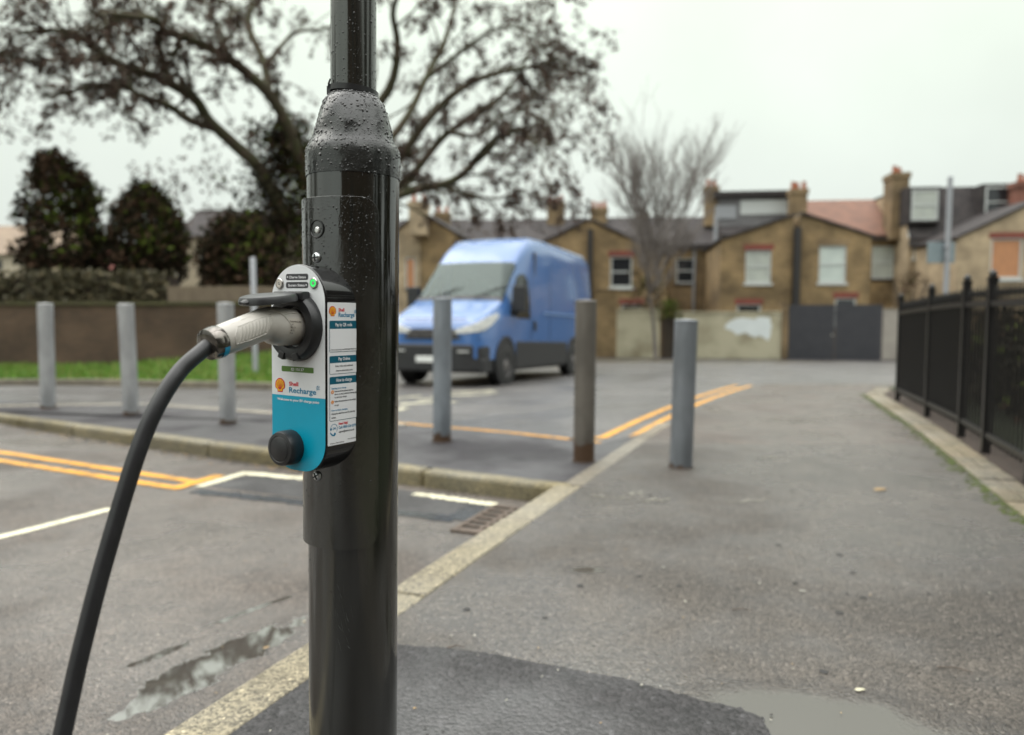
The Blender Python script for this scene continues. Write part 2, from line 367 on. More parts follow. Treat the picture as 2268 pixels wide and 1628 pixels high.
def curve_line(pts, wid, off=0):
    P = []
    for i in range(len(pts) - 1):
        for k in range(6): P.append(Vector(pts[i]).lerp(Vector(pts[i+1]), k / 6))
    P.append(Vector(pts[-1]))
    for _ in range(2): P = [P[0]] + [(P[i-1] + P[i] * 2 + P[i+1]) / 4 for i in range(1, len(P) - 1)] + [P[-1]]
    vs = []
    for i, p in enumerate(P):
        d = (P[min(i+1, len(P)-1)] - P[max(i-1, 0)]).normalized(); nn = Vector((-d.y, d.x))
        for s_ in (1, -1): q = p + nn * (off + s_ * wid / 2); vs.append((q.x, q.y, zg(q.y) + Z))
    ym.add(vs, [(2*i, 2*i+1, 2*i+3, 2*i+2) for i in range(len(P) - 1)])
gs = lambda x, y: tuple(gnd(x, y, -.021)[:2])
curve_line([gs(740, 922), gs(885, 937), gs(1110, 956), gs(1330, 980)], .07)
pth = [(pl(Y) - .20, Y) for Y in (6.75, 7.4, 8.2, 9, 10, 11, 12, 13, 13.8)]
curve_line([(pth[0][0] - .28, 6.42)] + pth, .085, 0); curve_line([(pth[0][0] - .42, 6.58)] + pth, .085, .24)
struct('road_markings', ym, m_yel, 'yellow lines curving round the street corner beyond the bollards', 'road marking')
wm = MB(); Z = -.116
quad_line(wm, g(-140, 1226), g(247, 1128), .08, Z, .15)
quad_line(wm, g(440, 1079), g(548, 1047), .085, Z + .001, .2)
quad_line(wm, g(546, 1049), g(690, 1062), .085, Z, .3)
quad_line(wm, g(918, 1094), g(1097, 1119), .075, Z, .45, 40)
struct('road_markings', wm, m_whi, 'worn cream bay lines on the parking bay tarmac', 'road marking')
wm = MB()
for (x, y, l_, h_) in ((905, 880, 60, .1), (930, 893, 90, .12), (985, 893, 50, .1), (1010, 876, 110, .1), (1035, 868, 120, .12), (1070, 873, 70, .08), (960, 884, 70, .1), (890, 906, 16, .1)):
    quad_line(wm, gs(x - l_ / 2, y + 2), gs(x + l_ / 2, y - 3), h_, -.021, .6, 12)
struct('road_markings', wm, m_whi, 'worn white lettering on the street in front of the van', 'road marking')
tm = MB()
quad_line(tm, g(430, 1088), g(700, 1116), .13, -.117, .25); quad_line(tm, g(700, 1116), g(1010, 1151), .13, -.1168, .25); quad_line(tm, g(1008, 1152), g(1068, 1120), .16, -.1162, .2)
struct('tar_seal', tm, m_tar, 'bluish tar sealing bands round the dark repair by the kerb', 'road')
tp = flat_poly([g(455, 1077), g(560, 1050), g(900, 1086), g(1085, 1122), g(1040, 1143), g(1000, 1150), g(760, 1115)], -.119)
for i, v in enumerate(tp.v): tp.v[i] = (v[0], v[1], -.1185)
struct('road_patch', tp, m_patch, 'dark repaired tarmac along the foot of the raised kerb', 'road')

# drain grate
ga, gb, gc, gd = gnd(996, 1178, -.12), gnd(1101, 1123, -.12), gnd(1230, 1137, -.12), gnd(1120, 1193, -.12)
gx = (gd - ga).normalized(); gy = (gb - ga); gl = .50; gdp = gy.length; gy = (gy - gx * gy.dot(gx)).normalized()
T = Matrix(((gx.x, gy.x, 0, ga.x), (gx.y, gy.y, 0, ga.y), (0, 0, 1, -.118), (0, 0, 0, 1)))
dr = thing('drain_grate', 'rusty slotted drain grate in the corner below the kerb', 'drain grate', (0, 0, 0)); dr.matrix_world = T
mb = MB(); W, D = gl, gdp
mb.box((0, 0, 0), (W, .03, .012)).box((0, D - .03, 0), (W, D, .012)).box((0, .03, 0), (.03, D - .03, .012)).box((W - .03, .03, 0), (W, D - .03, .012))
mb.build('frame', m_iron, dr, bevel=.002)
mb = MB(); nb = 6
for i in range(nb):
    y0 = .036 + (D - .072) * i / nb; mb.box((.034, y0, .001), (W - .034, y0 + (D - .072) / nb * .42, .011))
mb.box((.14, .034, .0015), (.165, D - .034, .0105)).box((.33, .034, .0015), (.355, D - .034, .0105))
mb.build('slotted_plate', m_iron, dr, bevel=.002)
MB().box((.02, .02, .0002), (W - .02, D - .02, .0008)).build('pit_shade', m_black, dr)  # black sheet painted as the dark depth under the bars

# ------------------------------------------------------------------ lamp post with charge point
PSI = R(-31); LEAN = .015
AX = Vector((-.278 - CAMZ * LEAN, 1.35, 0))
ROT = Matrix.Rotation(LEAN, 4, 'Y') @ Matrix.Rotation(PSI, 4, 'Z')
m_post = M('wet_black_paint', (.0055,.006,.0042), (.010,.0098,.007), 14, .06, rough2=.24, bump=.14, bscale=90, bdist=.0012, stretch=(1, 1, .10), ior=1.95)
m_post2 = M('dark_wet_sleeve', (.013,.014,.0135), (.022,.023,.022), 25, .12, rough2=.30, bump=.32, bscale=70, bdist=.003, ior=1.62)
m_plate = M('wet_door_paint', (.006,.0065,.0045), (.010,.010,.0078), 20, .08, rough2=.26, bump=.28, ior=1.95, bscale=160, bdist=.0012, stretch=(1, 1, .5))
m_drop = M('water_drop', (.013,.013,.012), rough=.03, ior=1.6)
m_zinc = M('zinc_screw', (.62,.64,.65), (.45,.46,.47), 60, .28, metal=1)
post = thing('lamp_post', 'tall black wet lamp post in the foreground carrying the charge point', 'lamp post'); post.location = AX; post.rotation_euler = ROT.to_euler()
RL, RU = .0785, .0385
zt = lambda y, Y=1.35: at(784, y, Y).z
zc0, zc1 = zt(338), zt(212)
prof = [(RL + .004, -.3), (RL + .004, -.05), (RL, -.03), (RL, .2), (RL, zc0 - .02)]
pmb = MB().lathe([(RL, -.1), (RL, .3), (RL, .6), (RL, .9), (RL, 1.2), (RL, zc0)], 96)
for _ in range(26):                          # scuffs in the paint, turned to the road side
    a = -math.pi / 2 + random.gauss(.45, .12); z = random.gauss(.62, .035); l_ = random.uniform(.006, .03); da = random.uniform(.01, .10); wd_ = random.uniform(.0003, .0008)
    V = []
    for t in (0, .5, 1):
        for s_ in (-1, 1): aa = a + da * t; V.append(((RL + .0003) * math.cos(aa), (RL + .0003) * math.sin(aa), z - l_ * t + s_ * wd_ * (1 - abs(2 * t - 1) * .8)))
    pmb.add(V, [(0, 2, 3, 1), (2, 4, 5, 3)], 1)
pmb.build('base_column', [m_post, M('scuffed_paint', (.10,.105,.10), rough=.5)], post, 50)
h = zc1 - zc0
sl = [(RL + .0015, zc0 - .045), (RL + .0022, zc0 - .012), (RL + .0012, zc0), (RL - .004, zc0 + .10*h), (RL - .010, zc0 + .22*h), (RL - .012, zc0 + .34*h), (RL - .015, zc0 + .48*h), (RL - .021, zc0 + .68*h), (RL - .028, zc0 + .86*h), (RL - .036, zc0 + .97*h), (RU + .001, zc1)]
smb = MB().lathe(sl, 96)
vs = []
for (x, y, z) in smb.v:                      # the sleeve is hand-shrunk: dents and folds
    a = math.atan2(y, x); k = max(0, min(1, (z - zc0) / h)); k = k * (1 - k) * 4
    r_ = 1 + k * (.022 * math.sin(3 * a + z * 60) + .014 * math.sin(7 * a - z * 95)); vs.append((x * r_, y * r_, z))
smb.v = vs; smb.build('sleeve', m_post2, post, 60)
MB().lathe([(RU, zc1 - .02), (RU, zc1 + .3), (RU - .0004, zc1 + 1.2), (RU - .002, 5.2), (0, 5.2)], 64).build('shaft', m_post, post, 50)
# cable tie and its tail
tie = MB().lathe([(RU + .0002, zc1 + .000), (RU + .0040, zc1 + .000), (RU + .0040, zc1 + .0095), (RU + .0002, zc1 + .0095)], 64)
tie.v = [(x, y, z + .10 * (-x * math.cos(PSI) - 0)) if False else (x, y, z - .09 * (x * math.cos(PSI) - y * math.sin(PSI))) for x, y, z in tie.v]
ta = R(-90 - 62 + 31) ; tx, ty = math.cos(ta) * (RU + .002), math.sin(ta) * (RU + .002)
tie.box((tx - .004, ty - .004, zc1 - .004), (tx + .004, ty + .003, zc1 + .010))
tie.tube([(tx, ty - .003, zc1 + .006), (tx + .001, ty - .004, zc1 + .014), (tx + .004, ty - .004, zc1 + .021)], [.0022, .0018, .001], 6)
tie.build('cable_tie', M('black_nylon', (.012,.012,.013), rough=.35), post, 40)
# curved door plate: cylinder patch with rounded corners
RP, THK = RL + .0088, .0035
zp1, zp0 = at(713, 437, 1.28).z, at(713, 1212, 1.28).z
HA, CR = R(71), .03
def plate_mesh(Rr, inner):
    mb = MB(); na, nzz = 48, 72; vs = []; wv = HA * RP
    zs = []
    for i in range(9): zs.append(zp0 + CR * (1 - math.cos(i / 8 * math.pi / 2)))
    for i in range(1, 40): zs.append(zp0 + CR + (zp1 - zp0 - 2 * CR) * i / 40)
    for i in range(9): zs.append(zp1 - CR + CR * math.sin(i / 8 * math.pi / 2))
    for z in zs:
        dz = 0
        if z < zp0 + CR: dz = zp0 + CR - z
        if z > zp1 - CR: dz = z - (zp1 - CR)
        hw = wv - CR + math.sqrt(max(0, CR * CR - dz * dz))
        for j in range(na + 1):
            s_ = -1 + 2 * j / na; a = -math.pi / 2 + s_ * hw / RP
            vs.append((Rr * math.cos(a), Rr * math.sin(a), z))
    nr = len(zs); n1 = na + 1
    fs = [(i*n1 + j, i*n1 + j + 1, (i+1)*n1 + j + 1, (i+1)*n1 + j) for i in range(nr - 1) for j in range(na)]
    return vs, fs, nr, n1
v1, f1_, nr, n1 = plate_mesh(RP, False); v0, _, _, _ = plate_mesh(RL + .001, True)
o0 = len(v1); rim = [j for j in range(n1)] + [i*n1 + n1 - 1 for i in range(1, nr)] + [(nr-1)*n1 + j for j in range(n1 - 2, -1, -1)] + [i*n1 for i in range(nr - 2, 0, -1)]
side = [(rim[k], o0 + rim[k], o0 + rim[(k+1) % len(rim)], rim[(k+1) % len(rim)]) for k in range(len(rim))]
door = MB().add(v1 + v0, f1_ + side).build('access_door', m_plate, post, 40, bevel=.0028)
def on_plate(z, r): return Matrix.Translation((0, -r, z)) @ Matrix.Rotation(R(90), 4, 'X')
def screw(z, rot, par):
    T = on_plate(z, RP - .0005)
    s = MB().lathe([(.0085, 0), (.0085, .002), (.0075, .0042), (.0045, .0056), (0, .006)], 24, T); s.build('screw', m_zinc, par, 50)
    k = par.children[-1]
    q = MB()
    for a in (rot, rot + 90): q.box((-.0062, -.0011, .0048), (.0062, .0011, .0066), 0, T @ Matrix.Rotation(R(a), 4, 'Z'))
    return q
for yy, rr in ((571, 5), (1056, 30)):
    z = at(713, yy, 1.27).z; q = screw(z, rr, door)
    sc_o = [c for c in door.children if c.name.startswith('screw')][-1]
    # shade of the cross recess painted as black slots, one with the screw head
    sc_o.data.materials.append(m_black); b0 = sc_o.data
    import bmesh
    bm = bmesh.new(); bm.from_mesh(b0); me2 = bpy.data.meshes.new('t'); me2.from_pydata(q.v, [], q.f); nf = len(bm.faces); bm.from_mesh(me2); bm.faces.ensure_lookup_table()
    for f in bm.faces[nf:]: f.material_index = 1; f.smooth = False
    bm.to_mesh(b0); bm.free()
zl = at(714, 507, 1.27).z
T = on_plate(zl, RP - .002)
MB().lathe([(.0155, .0), (.0155, .003), (.0140, .0033), (.0128, .002), (.0125, -.001), (0, -.001)], 32, T).build('lock_recess', M('lock_dark', (.006,.006,.006), rough=.25), door, 40)
lk = [c for c in door.children if c.name.startswith('lock_recess')][0]
MB().lathe([(.0056, -.001), (.0054, .0035), (.0035, .0048), (0, .0048)], 9, T @ Matrix.Translation((.002, -.002, 0))).build('lock_pin', M('lock_metal', (.7,.7,.68), rough=.3, metal=.9), lk)
# droplets
dp = MB()
def drop(c, nrm, r, fl=.55, el=1.0):
    nrm = Vector(nrm).normalized(); t = nrm.cross(Vector((0, 0, 1)))
    t = t.normalized() if t.length > .01 else Vector((1, 0, 0)); b = nrm.cross(t); c = Vector(c); vs = []
    for ph, rr in ((0, 1), (.5, .87), (.87, .5)):
        for j in range(7):
            a = 6.2832 * j / 7; vs.append(c + (t * math.cos(a) + b * math.sin(a) * el) * r * rr + nrm * r * fl * ph)
    vs.append(c + nrm * r * fl)
    dp.add(vs, [(i*7 + j, i*7 + (j+1) % 7, (i+1)*7 + (j+1) % 7, (i+1)*7 + j) for i in range(2) for j in range(7)] + [(14 + j, 14 + (j+1) % 7, 21) for j in range(7)])
rs = lambda a, b: min(b, a * (1 / max(.02, random.random())) ** .45)
for _ in range(2900):                        # on the sleeve
    k = random.random(); i = min(len(sl) - 2, int(k * (len(sl) - 1))); f = random.random()
    r_ = sl[i][0] * (1 - f) + sl[i+1][0] * f; z = sl[i][1] * (1 - f) + sl[i+1][1] * f
    a = -math.pi / 2 + random.uniform(-1.3, 2.2); kk = max(0, min(1, (z - zc0) / h)); kk = kk * (1 - kk) * 4
    r_ *= 1 + kk * (.022 * math.sin(3 * a + z * 60) + .014 * math.sin(7 * a - z * 95))
    drop((r_ * math.cos(a), r_ * math.sin(a), z), (math.cos(a), math.sin(a), .5), rs(.0005, .0026), .55, random.uniform(.85, 1.5))
for _ in range(420):
    a = -math.pi / 2 + random.uniform(-1.2, 2.1); z = zc1 + .01 + random.random() * .16
    drop((RU * math.cos(a), RU * math.sin(a), z), (math.cos(a), math.sin(a), 0), rs(.0004, .0014), .5, random.uniform(1, 1.8))
for _ in range(950):
    a = -math.pi / 2 + random.uniform(-1.25, 2.2); z = zc0 - (random.random() ** 1.5) * .75
    hidden = abs(a + math.pi / 2) < HA and zp0 < z < zp1
    r_ = RP if hidden else RL
    if z > zc0 - .05 and not hidden: r_ = RL + .002
    drop((r_ * math.cos(a), r_ * math.sin(a), z), (math.cos(a), math.sin(a), 0), rs(.0004, .0013), .5, random.uniform(1, 1.9))
for _ in range(900):
    a = -math.pi / 2 + random.uniform(-1.0, 1.2); z = zp1 - random.random() ** 1.4 * .16
    drop((RP * math.cos(a), RP * math.sin(a), z), (math.cos(a), math.sin(a), 0), rs(.0004, .0015), .5, random.uniform(1, 1.7))
tag(dp.build('water_drops', m_drop, post, 80), None, None, kind='stuff')

# --- charge point
cp = thing('charge_point', 'white and teal charge point unit bolted to the black lamp post', 'charge point'); cp.location = AX; cp.rotation_euler = ROT.to_euler()
HWD, ZT, ZB, YF, YB = .0615, 1.195, .859, -.130, -.046
def stadium(hw, zt_, zb_, rb, n=26):
    P = []
    for i in range(n + 1): a = math.pi * i / n; P.append((hw * math.cos(a), zt_ - hw + hw * math.sin(a)))
    for i in range(n // 2 + 1): a = math.pi + math.pi / 2 * i / (n // 2); P.append((-hw + rb + rb * math.cos(a), zb_ + rb + rb * math.sin(a)))
    for i in range(n // 2 + 1): a = 1.5 * math.pi + math.pi / 2 * i / (n // 2); P.append((hw - rb + rb * math.cos(a), zb_ + rb + rb * math.sin(a)))
    return P
m_house = M('gloss_black_plastic', (.008,.008,.0085), rough=.07, ior=1.6, c2=(.013,.012,.012), scale=20, bump=.03, bscale=40)
m_white = M('white_panel', (.78,.79,.81), (.72,.735,.75), 25, .32)
m_teal = M('teal_panel', (.0,.36,.54), (.0,.335,.50), 20, .3)
m_dteal = M('dark_teal_print', (.0,.10,.16), rough=.35)
m_ink = M('dark_ink', (.035,.035,.04), rough=.4)
m_red = M('red_print', (.62,.012,.03), rough=.35)
m_blu = M('blue_print', (.0,.19,.36), rough=.35)
m_gren = M('green_print', (.075,.17,.02), rough=.35)
m_org = M('orange_print', (.75,.25,.02), rough=.35)
m_ylw = M('yellow_print', (.90,.50,.015), rough=.35)
m_pap = M('white_print', (.80,.80,.82), rough=.3)
m_rub = M('black_rubber', (.013,.013,.0145), (.019,.019,.021), 60, .38, bump=.08, bscale=300)
poly = stadium(HWD, ZT, ZB, .05)
MB().prism(poly, lambda x, z: (x, YB, z), lambda x, z: (x, YF + .0018, z)).build('housing', m_house, cp, 40, bevel=.002)

def text_mesh(s, bold=0.0):
    cu = bpy.data.curves.new('t', 'FONT'); cu.body = s; cu.size = 1; cu.offset = bold; cu.resolution_u = 3
    o = bpy.data.objects.new('t', cu); C.objects.link(o); dg = bpy.context.evaluated_depsgraph_get(); me = bpy.data.meshes.new_from_object(o.evaluated_get(dg))
    vs = [v.co.copy() for v in me.vertices]; fs = [tuple(p.vertices) for p in me.polygons]
    bpy.data.objects.remove(o); bpy.data.curves.remove(cu); bpy.data.meshes.remove(me); return vs, fs
class Sheet:
    """flat artwork: layers of shapes over a face; f(a, b, lift) gives the point, a across, b up"""
    def __init__(s, f, step=.00025): s.mb = MB(); s.f = f; s.mats = []; s.k = 0; s.step = step
    def mi(s, m):
        if m not in s.mats: s.mats.append(m)
        return s.mats.index(m)
    def poly(s, pts, m, lay): s.mb.add([s.f(a, b, lay * s.step) for a, b in pts], [tuple(range(len(pts)))], s.mi(m))
    def rr(s, a0, b0, a1, b1, r, m, lay, corners=(1,1,1,1)):
        P = []
        for (cx, cy, q, on) in ((a1 - r, b1 - r, 0, corners[0]), (a0 + r, b1 - r, 1, corners[1]), (a0 + r, b0 + r, 2, corners[2]), (a1 - r, b0 + r, 3, corners[3])):
            if on and r > 0:
                for i in range(7): t = math.pi / 2 * (q + i / 6); P.append((cx + r * math.cos(t), cy + r * math.sin(t)))
            else: P.append((cx + r * (1 if q in (0, 3) else -1), cy + r * (1 if q in (0, 1) else -1)))
        s.poly(P, m, lay)
    def text(s, t, a0, b0, a1, h, m, lay, bold=.02):
        """text from a0 to a1 on the baseline b0, h = cap height"""
        vs, fs = text_mesh(t, bold); x0 = min(v.x for v in vs); x1 = max(v.x for v in vs); kx = (a1 - a0) / (x1 - x0); ky = h / .70
        s.mb.add([s.f(a0 + (v.x - x0) * kx, b0 + v.y * ky, lay * s.step) for v in vs], fs, s.mi(m))
    def ring(s, a, b, r0, r1, m, lay, t0=0, t1=6.2832, n=28, sq=1):
        vs = []
        for i in range(n + 1):
            t = t0 + (t1 - t0) * i / n
            for r in (r0, r1): vs.append(s.f(a + r * math.cos(t), b + r * sq * math.sin(t), lay * s.step))
        s.mb.add(vs, [(2*i, 2*i+1, 2*i+3, 2*i+2) for i in range(n)], s.mi(m))
    def disc(s, a, b, r, m, lay, n=24): s.poly([(a + r * math.cos(6.2832 * i / n), b + r * math.sin(6.2832 * i / n)) for i in range(n)], m, lay)
    def line(s, a0, b0, a1, b1, wd, m, lay):
        d = Vector((a1 - a0, b1 - b0)).normalized(); nx, ny = -d.y * wd / 2, d.x * wd / 2
        s.poly([(a0 + nx, b0 + ny), (a0 - nx, b0 - ny), (a1 - nx, b1 - ny), (a1 + nx, b1 + ny)], m, lay)
    def shell(s, a, b, r, lay):
        def outline(k, base):
            P = []
            for i in range(37):
                t = R(-32 + 244 * i / 36); rr_ = r * k * (1 + .035 * abs(math.sin(i / 36 * math.pi * 6))); P.append((a + rr_ * math.cos(t), b + rr_ * 1.02 * math.sin(t)))
            P += [(a - r * .62 * k, b - r * .55 * k), (a - r * .52 * k, b - r * base), (a + r * .52 * k, b - r * base), (a + r * .62 * k, b - r * .55 * k)]
            return P
        s.poly(outline(1, 1.02), m_red, lay); s.poly(outline(.84, .86), m_ylw, lay + 1)
        for i in range(-3, 4):
            t = R(90 - i * 26); s.line(a + .12 * r * i / 3, b - .62 * r, a + r * .80 * math.cos(t), b + r * .80 * math.sin(t), r * .075, m_red, lay + 2)
    def plug(s, a, b, k, m, lay):
        s.ring(a - .25*k, b, .40*k, .54*k, m, lay, 0, 6.2832, 20, 1.25); s.line(a - .62*k, b - .95*k, a + .15*k, b + .95*k, .15*k, m, lay + 1)
        s.ring(a + .55*k, b - .15*k, .36*k, .5*k, m, lay, R(150), R(330)); s.line(a + .35*k, b + .25*k, a + .75*k, b + .65*k, .13*k, m, lay); s.line(a + .6*k, b + .0*k, a + 1.0*k, b + .3*k, .13*k, m, lay)
    def build(s, name, par): return s.mb.build(name, s.mats, par)

# front artwork: a to the right, b up from the top of the unit (crop x 287 = middle)
ca = lambda x: (x - 287) / 375 * .123
cb = lambda y: ZT - (y - 108) / 1425 * .336
fr = Sheet(lambda a, b, q: (a, YF - .0002 - q, b))
sp = stadium(HWD - .0012, ZT - .0012, ZB + .0012, .049)
split = cb(1012)
fr.poly([p for p in sp if p[1] > split][:] + [], m_white, 0)
up = [p for p in sp if p[1] >= split]; lo = [p for p in sp if p[1] < split]
fr.mb = MB(); fr.poly([(HWD - .0012, split)] + up + [(-HWD + .0012, split)], m_white, 0)
fr.poly([(-HWD + .0012, split)] + lo + [(HWD - .0012, split)], m_teal, 0)
for y, t, tri in ((195, 'Charge Status', -1), (250, 'System Status', 1)):
    fr.rr(ca(208), cb(y + 21), ca(361), cb(y - 21), .0036, m_ink, 1)
    fr.text(t, ca(230 if tri < 0 else 225), cb(y + 9), ca(345 if tri < 0 else 338), .0038, m_pap, 2, .018)
    cx = ca(218 if tri < 0 else 349); fr.poly([(cx - .0013 * tri, cb(y - 8)), (cx - .0013 * tri, cb(y + 8)), (cx + .0015 * tri, cb(y))], m_pap, 2)
fr.rr(ca(174), cb(846), ca(395), cb(808), .0018, m_gren, 1); fr.text('ID 10137', ca(242), cb(836), ca(330), .0044, m_pap, 2, .012)
fr.shell(ca(162), cb(944), .0112, 1)
fr.text('Shell', ca(225), cb(942), ca(290), .0064, m_red, 1, .03); fr.text('Recharge', ca(225), cb(990), ca(411), .0088, m_blu, 1, .022)
fr.plug(ca(424), cb(942), .0046, m_blu, 1)
fr.text('Welcome to your EV charge point', ca(141), cb(1049), ca(431), .0040, m_pap, 1, .03)
fr.build('front_panel', cp)
# side sticker: a along the depth (towards the post), b up
SW, ST, SB = .0705, ZT - .0605, ZT - .0605 - .229
sa = lambda x: (x - 487) / 211 * SW
sb = lambda y: ST - (y - 365) / 970 * (ST - SB)
stk = Sheet(lambda a, b, q: (HWD + .0004 + q, YF + .0035 + a, b))
stk.rr(0, SB, SW, ST, .002, m_pap, 0)
stk.shell(sa(520), sb(424), .0078, 1)
stk.text('Shell', sa(560), sb(425), sa(600), .0052, m_red, 1, .03); stk.text('Recharge', sa(560), sb(462), sa(670), .0070, m_blu, 1, .022); stk.plug(sa(678), sb(425), .0038, m_blu, 1)
def framed(y0, y1, yh, title, tx0, tx1, ty):
    stk.rr(sa(499), sb(y1), sa(689), sb(y0), .0022, m_dteal, 1); stk.rr(sa(501), sb(y1 - 3), sa(687), sb(yh), .0015, m_pap, 2, (0, 0, 1, 1))
    stk.text(title, sa(tx0), sb(ty), sa(tx1), .0052, m_pap, 3, .022)
framed(488, 700, 543, 'Pay by QR code', 538, 652, 525)
stk.text('charge.ubitricity.com/GB*UBI*10010137', sa(505), sb(688), sa(683), .0022, m_ink, 3, .02)
framed(726, 850, 774, 'Pay Online', 558, 637, 758)
stk.text('Enter this web address', sa(537), sb(801), sa(657), .0028, m_ink, 3, .02); stk.text('charge.ubitricity.com', sa(540), sb(832), sa(655), .0028, m_ink, 3, .02)
framed(867, 1168, 918, 'How to charge', 543, 650, 902)
for t, x0, x1, y, m in (('Starting your charge', 510, 611, 951, m_blu), ('Use one of the payment options', 531, 659, 972, m_ink), ('above, or your preferred roaming app', 531, 684, 992, m_ink), ('to start your charge', 531, 614, 1013, m_ink),
        ('Follow the instructions on the website', 531, 679, 1041, m_ink), ('or app', 531, 559, 1066, m_ink), ('How to finish charging', 510, 619, 1101, m_blu), ('Unplug the cable from your EV, then the', 510, 672, 1124, m_ink), ('socket', 510, 539, 1150, m_ink)):
    stk.text(t, sa(x0), sb(y), sa(x1), .0027, m, 3, .025)
for y, t in ((972, '1'), (1041, '2')):
    stk.disc(sa(517), sb(y - 2), .0030, m_org, 3); stk.text(t, sa(515), sb(y + 5), sa(519), .0026, m_pap, 4, .02)
stk.text('Need Help?', sa(560), sb(1200), sa(625), .0040, m_red, 1, .03); stk.text('Call: 0800 024 6279', sa(560), sb(1227), sa(680), .0040, m_blu, 1, .025); stk.text('support@ubitricity.co.uk', sa(560), sb(1254), sa(669), .0030, m_ink, 1, .02)
stk.ring(sa(528), sb(1222), .0072, .0080, m_blu, 1, R(-40), R(205)); stk.text('24h', sa(519), sb(1228), sa(542), .0040, m_blu, 1, .01)
stk.ring(sa(528), sb(1232), .0072, .0094, m_blu, 1, R(200), R(285), 14); stk.disc(sa(508), sb(1222), .0020, m_blu, 1); stk.disc(sa(534), sb(1258), .0022, m_blu, 1)
stk.text('Operator: Shell ubitricity', sa(503), sb(1325), sa(596), .0021, m_ink, 1, .015); stk.text('www.ubitricity.com', sa(622), sb(1312), sa(690), .0021, m_ink, 1, .015)
stk.build('side_sticker', cp)
def face_T(a, b, y=YF): return Matrix.Translation((a, y, b)) @ Matrix.Rotation(R(90), 4, 'X')
m_steel = M('brushed_steel', (.55,.53,.50), (.40,.38,.36), 90, .25, metal=1)
m_led = M('green_led', (.02,.5,.08), rough=.3, emit=((.02, .75, .12), .9))
m_ledoff = M('led_off', (.55,.50,.44), rough=.3)
for x, y, mm in ((166, 240, m_ledoff), (400, 238, m_led)):
    T = face_T(ca(x), cb(y))
    bt = MB().lathe([(.0088, 0), (.0088, .0018), (.0076, .0030), (.0066, .0030), (.0064, .0024), (0, .0024)], 36, T).build('status_button', m_steel, cp, 40)
    MB().lathe([(.0030, .0026), (.0033, .0029), (.0058, .0029), (.0061, .0026)], 32, T).build('light_ring', mm, bt, 40)
    MB().lathe([(.0024, .0026), (.0022, .0030), (0, .0031)], 20, T).build('push_pad', m_steel, bt, 40)
# socket ring
SZ = 1.0945
T = face_T(0, SZ)
MB().lathe([(.0555, .0), (.0555, .004), (.0535, .0125), (.0500, .0170), (.0400, .0180), (.0345, .0165), (.0330, .012), (.0325, -.02), (0, -.02)], 72, T).build('socket_ring', m_rub, cp, 35)
ring = [c for c in cp.children if c.name.startswith('socket_ring')][0]
mb = MB()
for a in (-112, -75): mb.box((-.006, .043, .010), (.006, .0548, .0195), 0, T @ Matrix.Rotation(R(a - 90), 4, 'Z'))
mb.build('lip', m_rub, ring, bevel=.001)
MB().box((-.036, YF - .020, SZ + .041), (.030, YF - .001, SZ + .0565)).build('hinge', m_rub, ring, bevel=.003)
# opened lid: a dished disc standing straight out over the plug
LT = Matrix.Translation((-.004, YF - .012, SZ + .0480)) @ Matrix.Rotation(R(7), 4, 'X') @ Matrix.Translation((0, -.043, 0))
lid = MB(); lid.lathe([(0, .0085), (.034, .0085), (.0405, .0065), (.043, .002), (.043, -.004), (.0405, -.0055), (.0385, -.004), (.037, .002), (0, .002)], 56, LT)
lid.v = [tuple(LT @ ((lambda p: Vector((p.x, p.y * (1.10 if p.y < 0 else 1), p.z + (.0000))))(LT.inverted() @ Vector(v)))) for v in lid.v]
lid = lid.build('socket_lid', M('lid_plastic', (.028,.028,.030), (.036,.036,.038), 50, .30, rough2=.42), cp, 35)
MB().tube([(-.004, YF - .094, SZ + .0405), (-.004, YF - .103, SZ + .037), (-.004, YF - .109, SZ + .036)], [.009, .008, .0045], 10, flat=.45).build('latch', m_rub, lid, 50)
# round cover near the bottom
T = face_T(ca(240), ZB + .0385)
kn = MB().lathe([(.0285, 0), (.0290, .008), (.0288, .020), (.0268, .0255), (.0215, .0272), (.0206, .0266), (.0200, .0272), (0, .0272)], 64, T).build('round_cover', m_rub, cp, 50)

# --- charging cable with its plug
ax = lambda l_, z, x=0.0: Vector((x, -l_, z))
W2 = Matrix.Translation(AX) @ ROT
cab = thing('charging_cable', 'thick black charging cable with a grey plug pushed into the socket', 'charging cable'); cab.location = AX; cab.rotation_euler = ROT.to_euler()
m_grey = M('plug_grey', (.56,.53,.485), (.49,.46,.42), 6, .28, bump=.03, bscale=80)
m_groove = M('plug_groove', (.30,.275,.24), rough=.4)
pl_ = [(.120, 1.0945, .0292), (.150, 1.0945, .0294), (.168, 1.0950, .0300), (.182, 1.0975, .0294), (.193, 1.0995, .0268), (.203, 1.0985, .0250), (.216, 1.0945, .0242), (.232, 1.0895, .0240), (.250, 1.0842, .0238), (.266, 1.0795, .0234), (.279, 1.0758, .0226), (.284, 1.0745, .0214)]
mb = MB().tube([ax(l_, z) for l_, z, r in pl_], [r for l_, z, r in pl_], 40)
mb.v = [(x * .93, y, z) for x, y, z in mb.v]
pg = mb.build('plug', m_grey, cab, 60)
def pathpt(t):
    t = max(0, min(len(pl_) - 1.001, t)); i = int(t); f = t - i; a, b = pl_[i], pl_[i+1]; return [a[k] * (1 - f) + b[k] * f for k in range(3)]
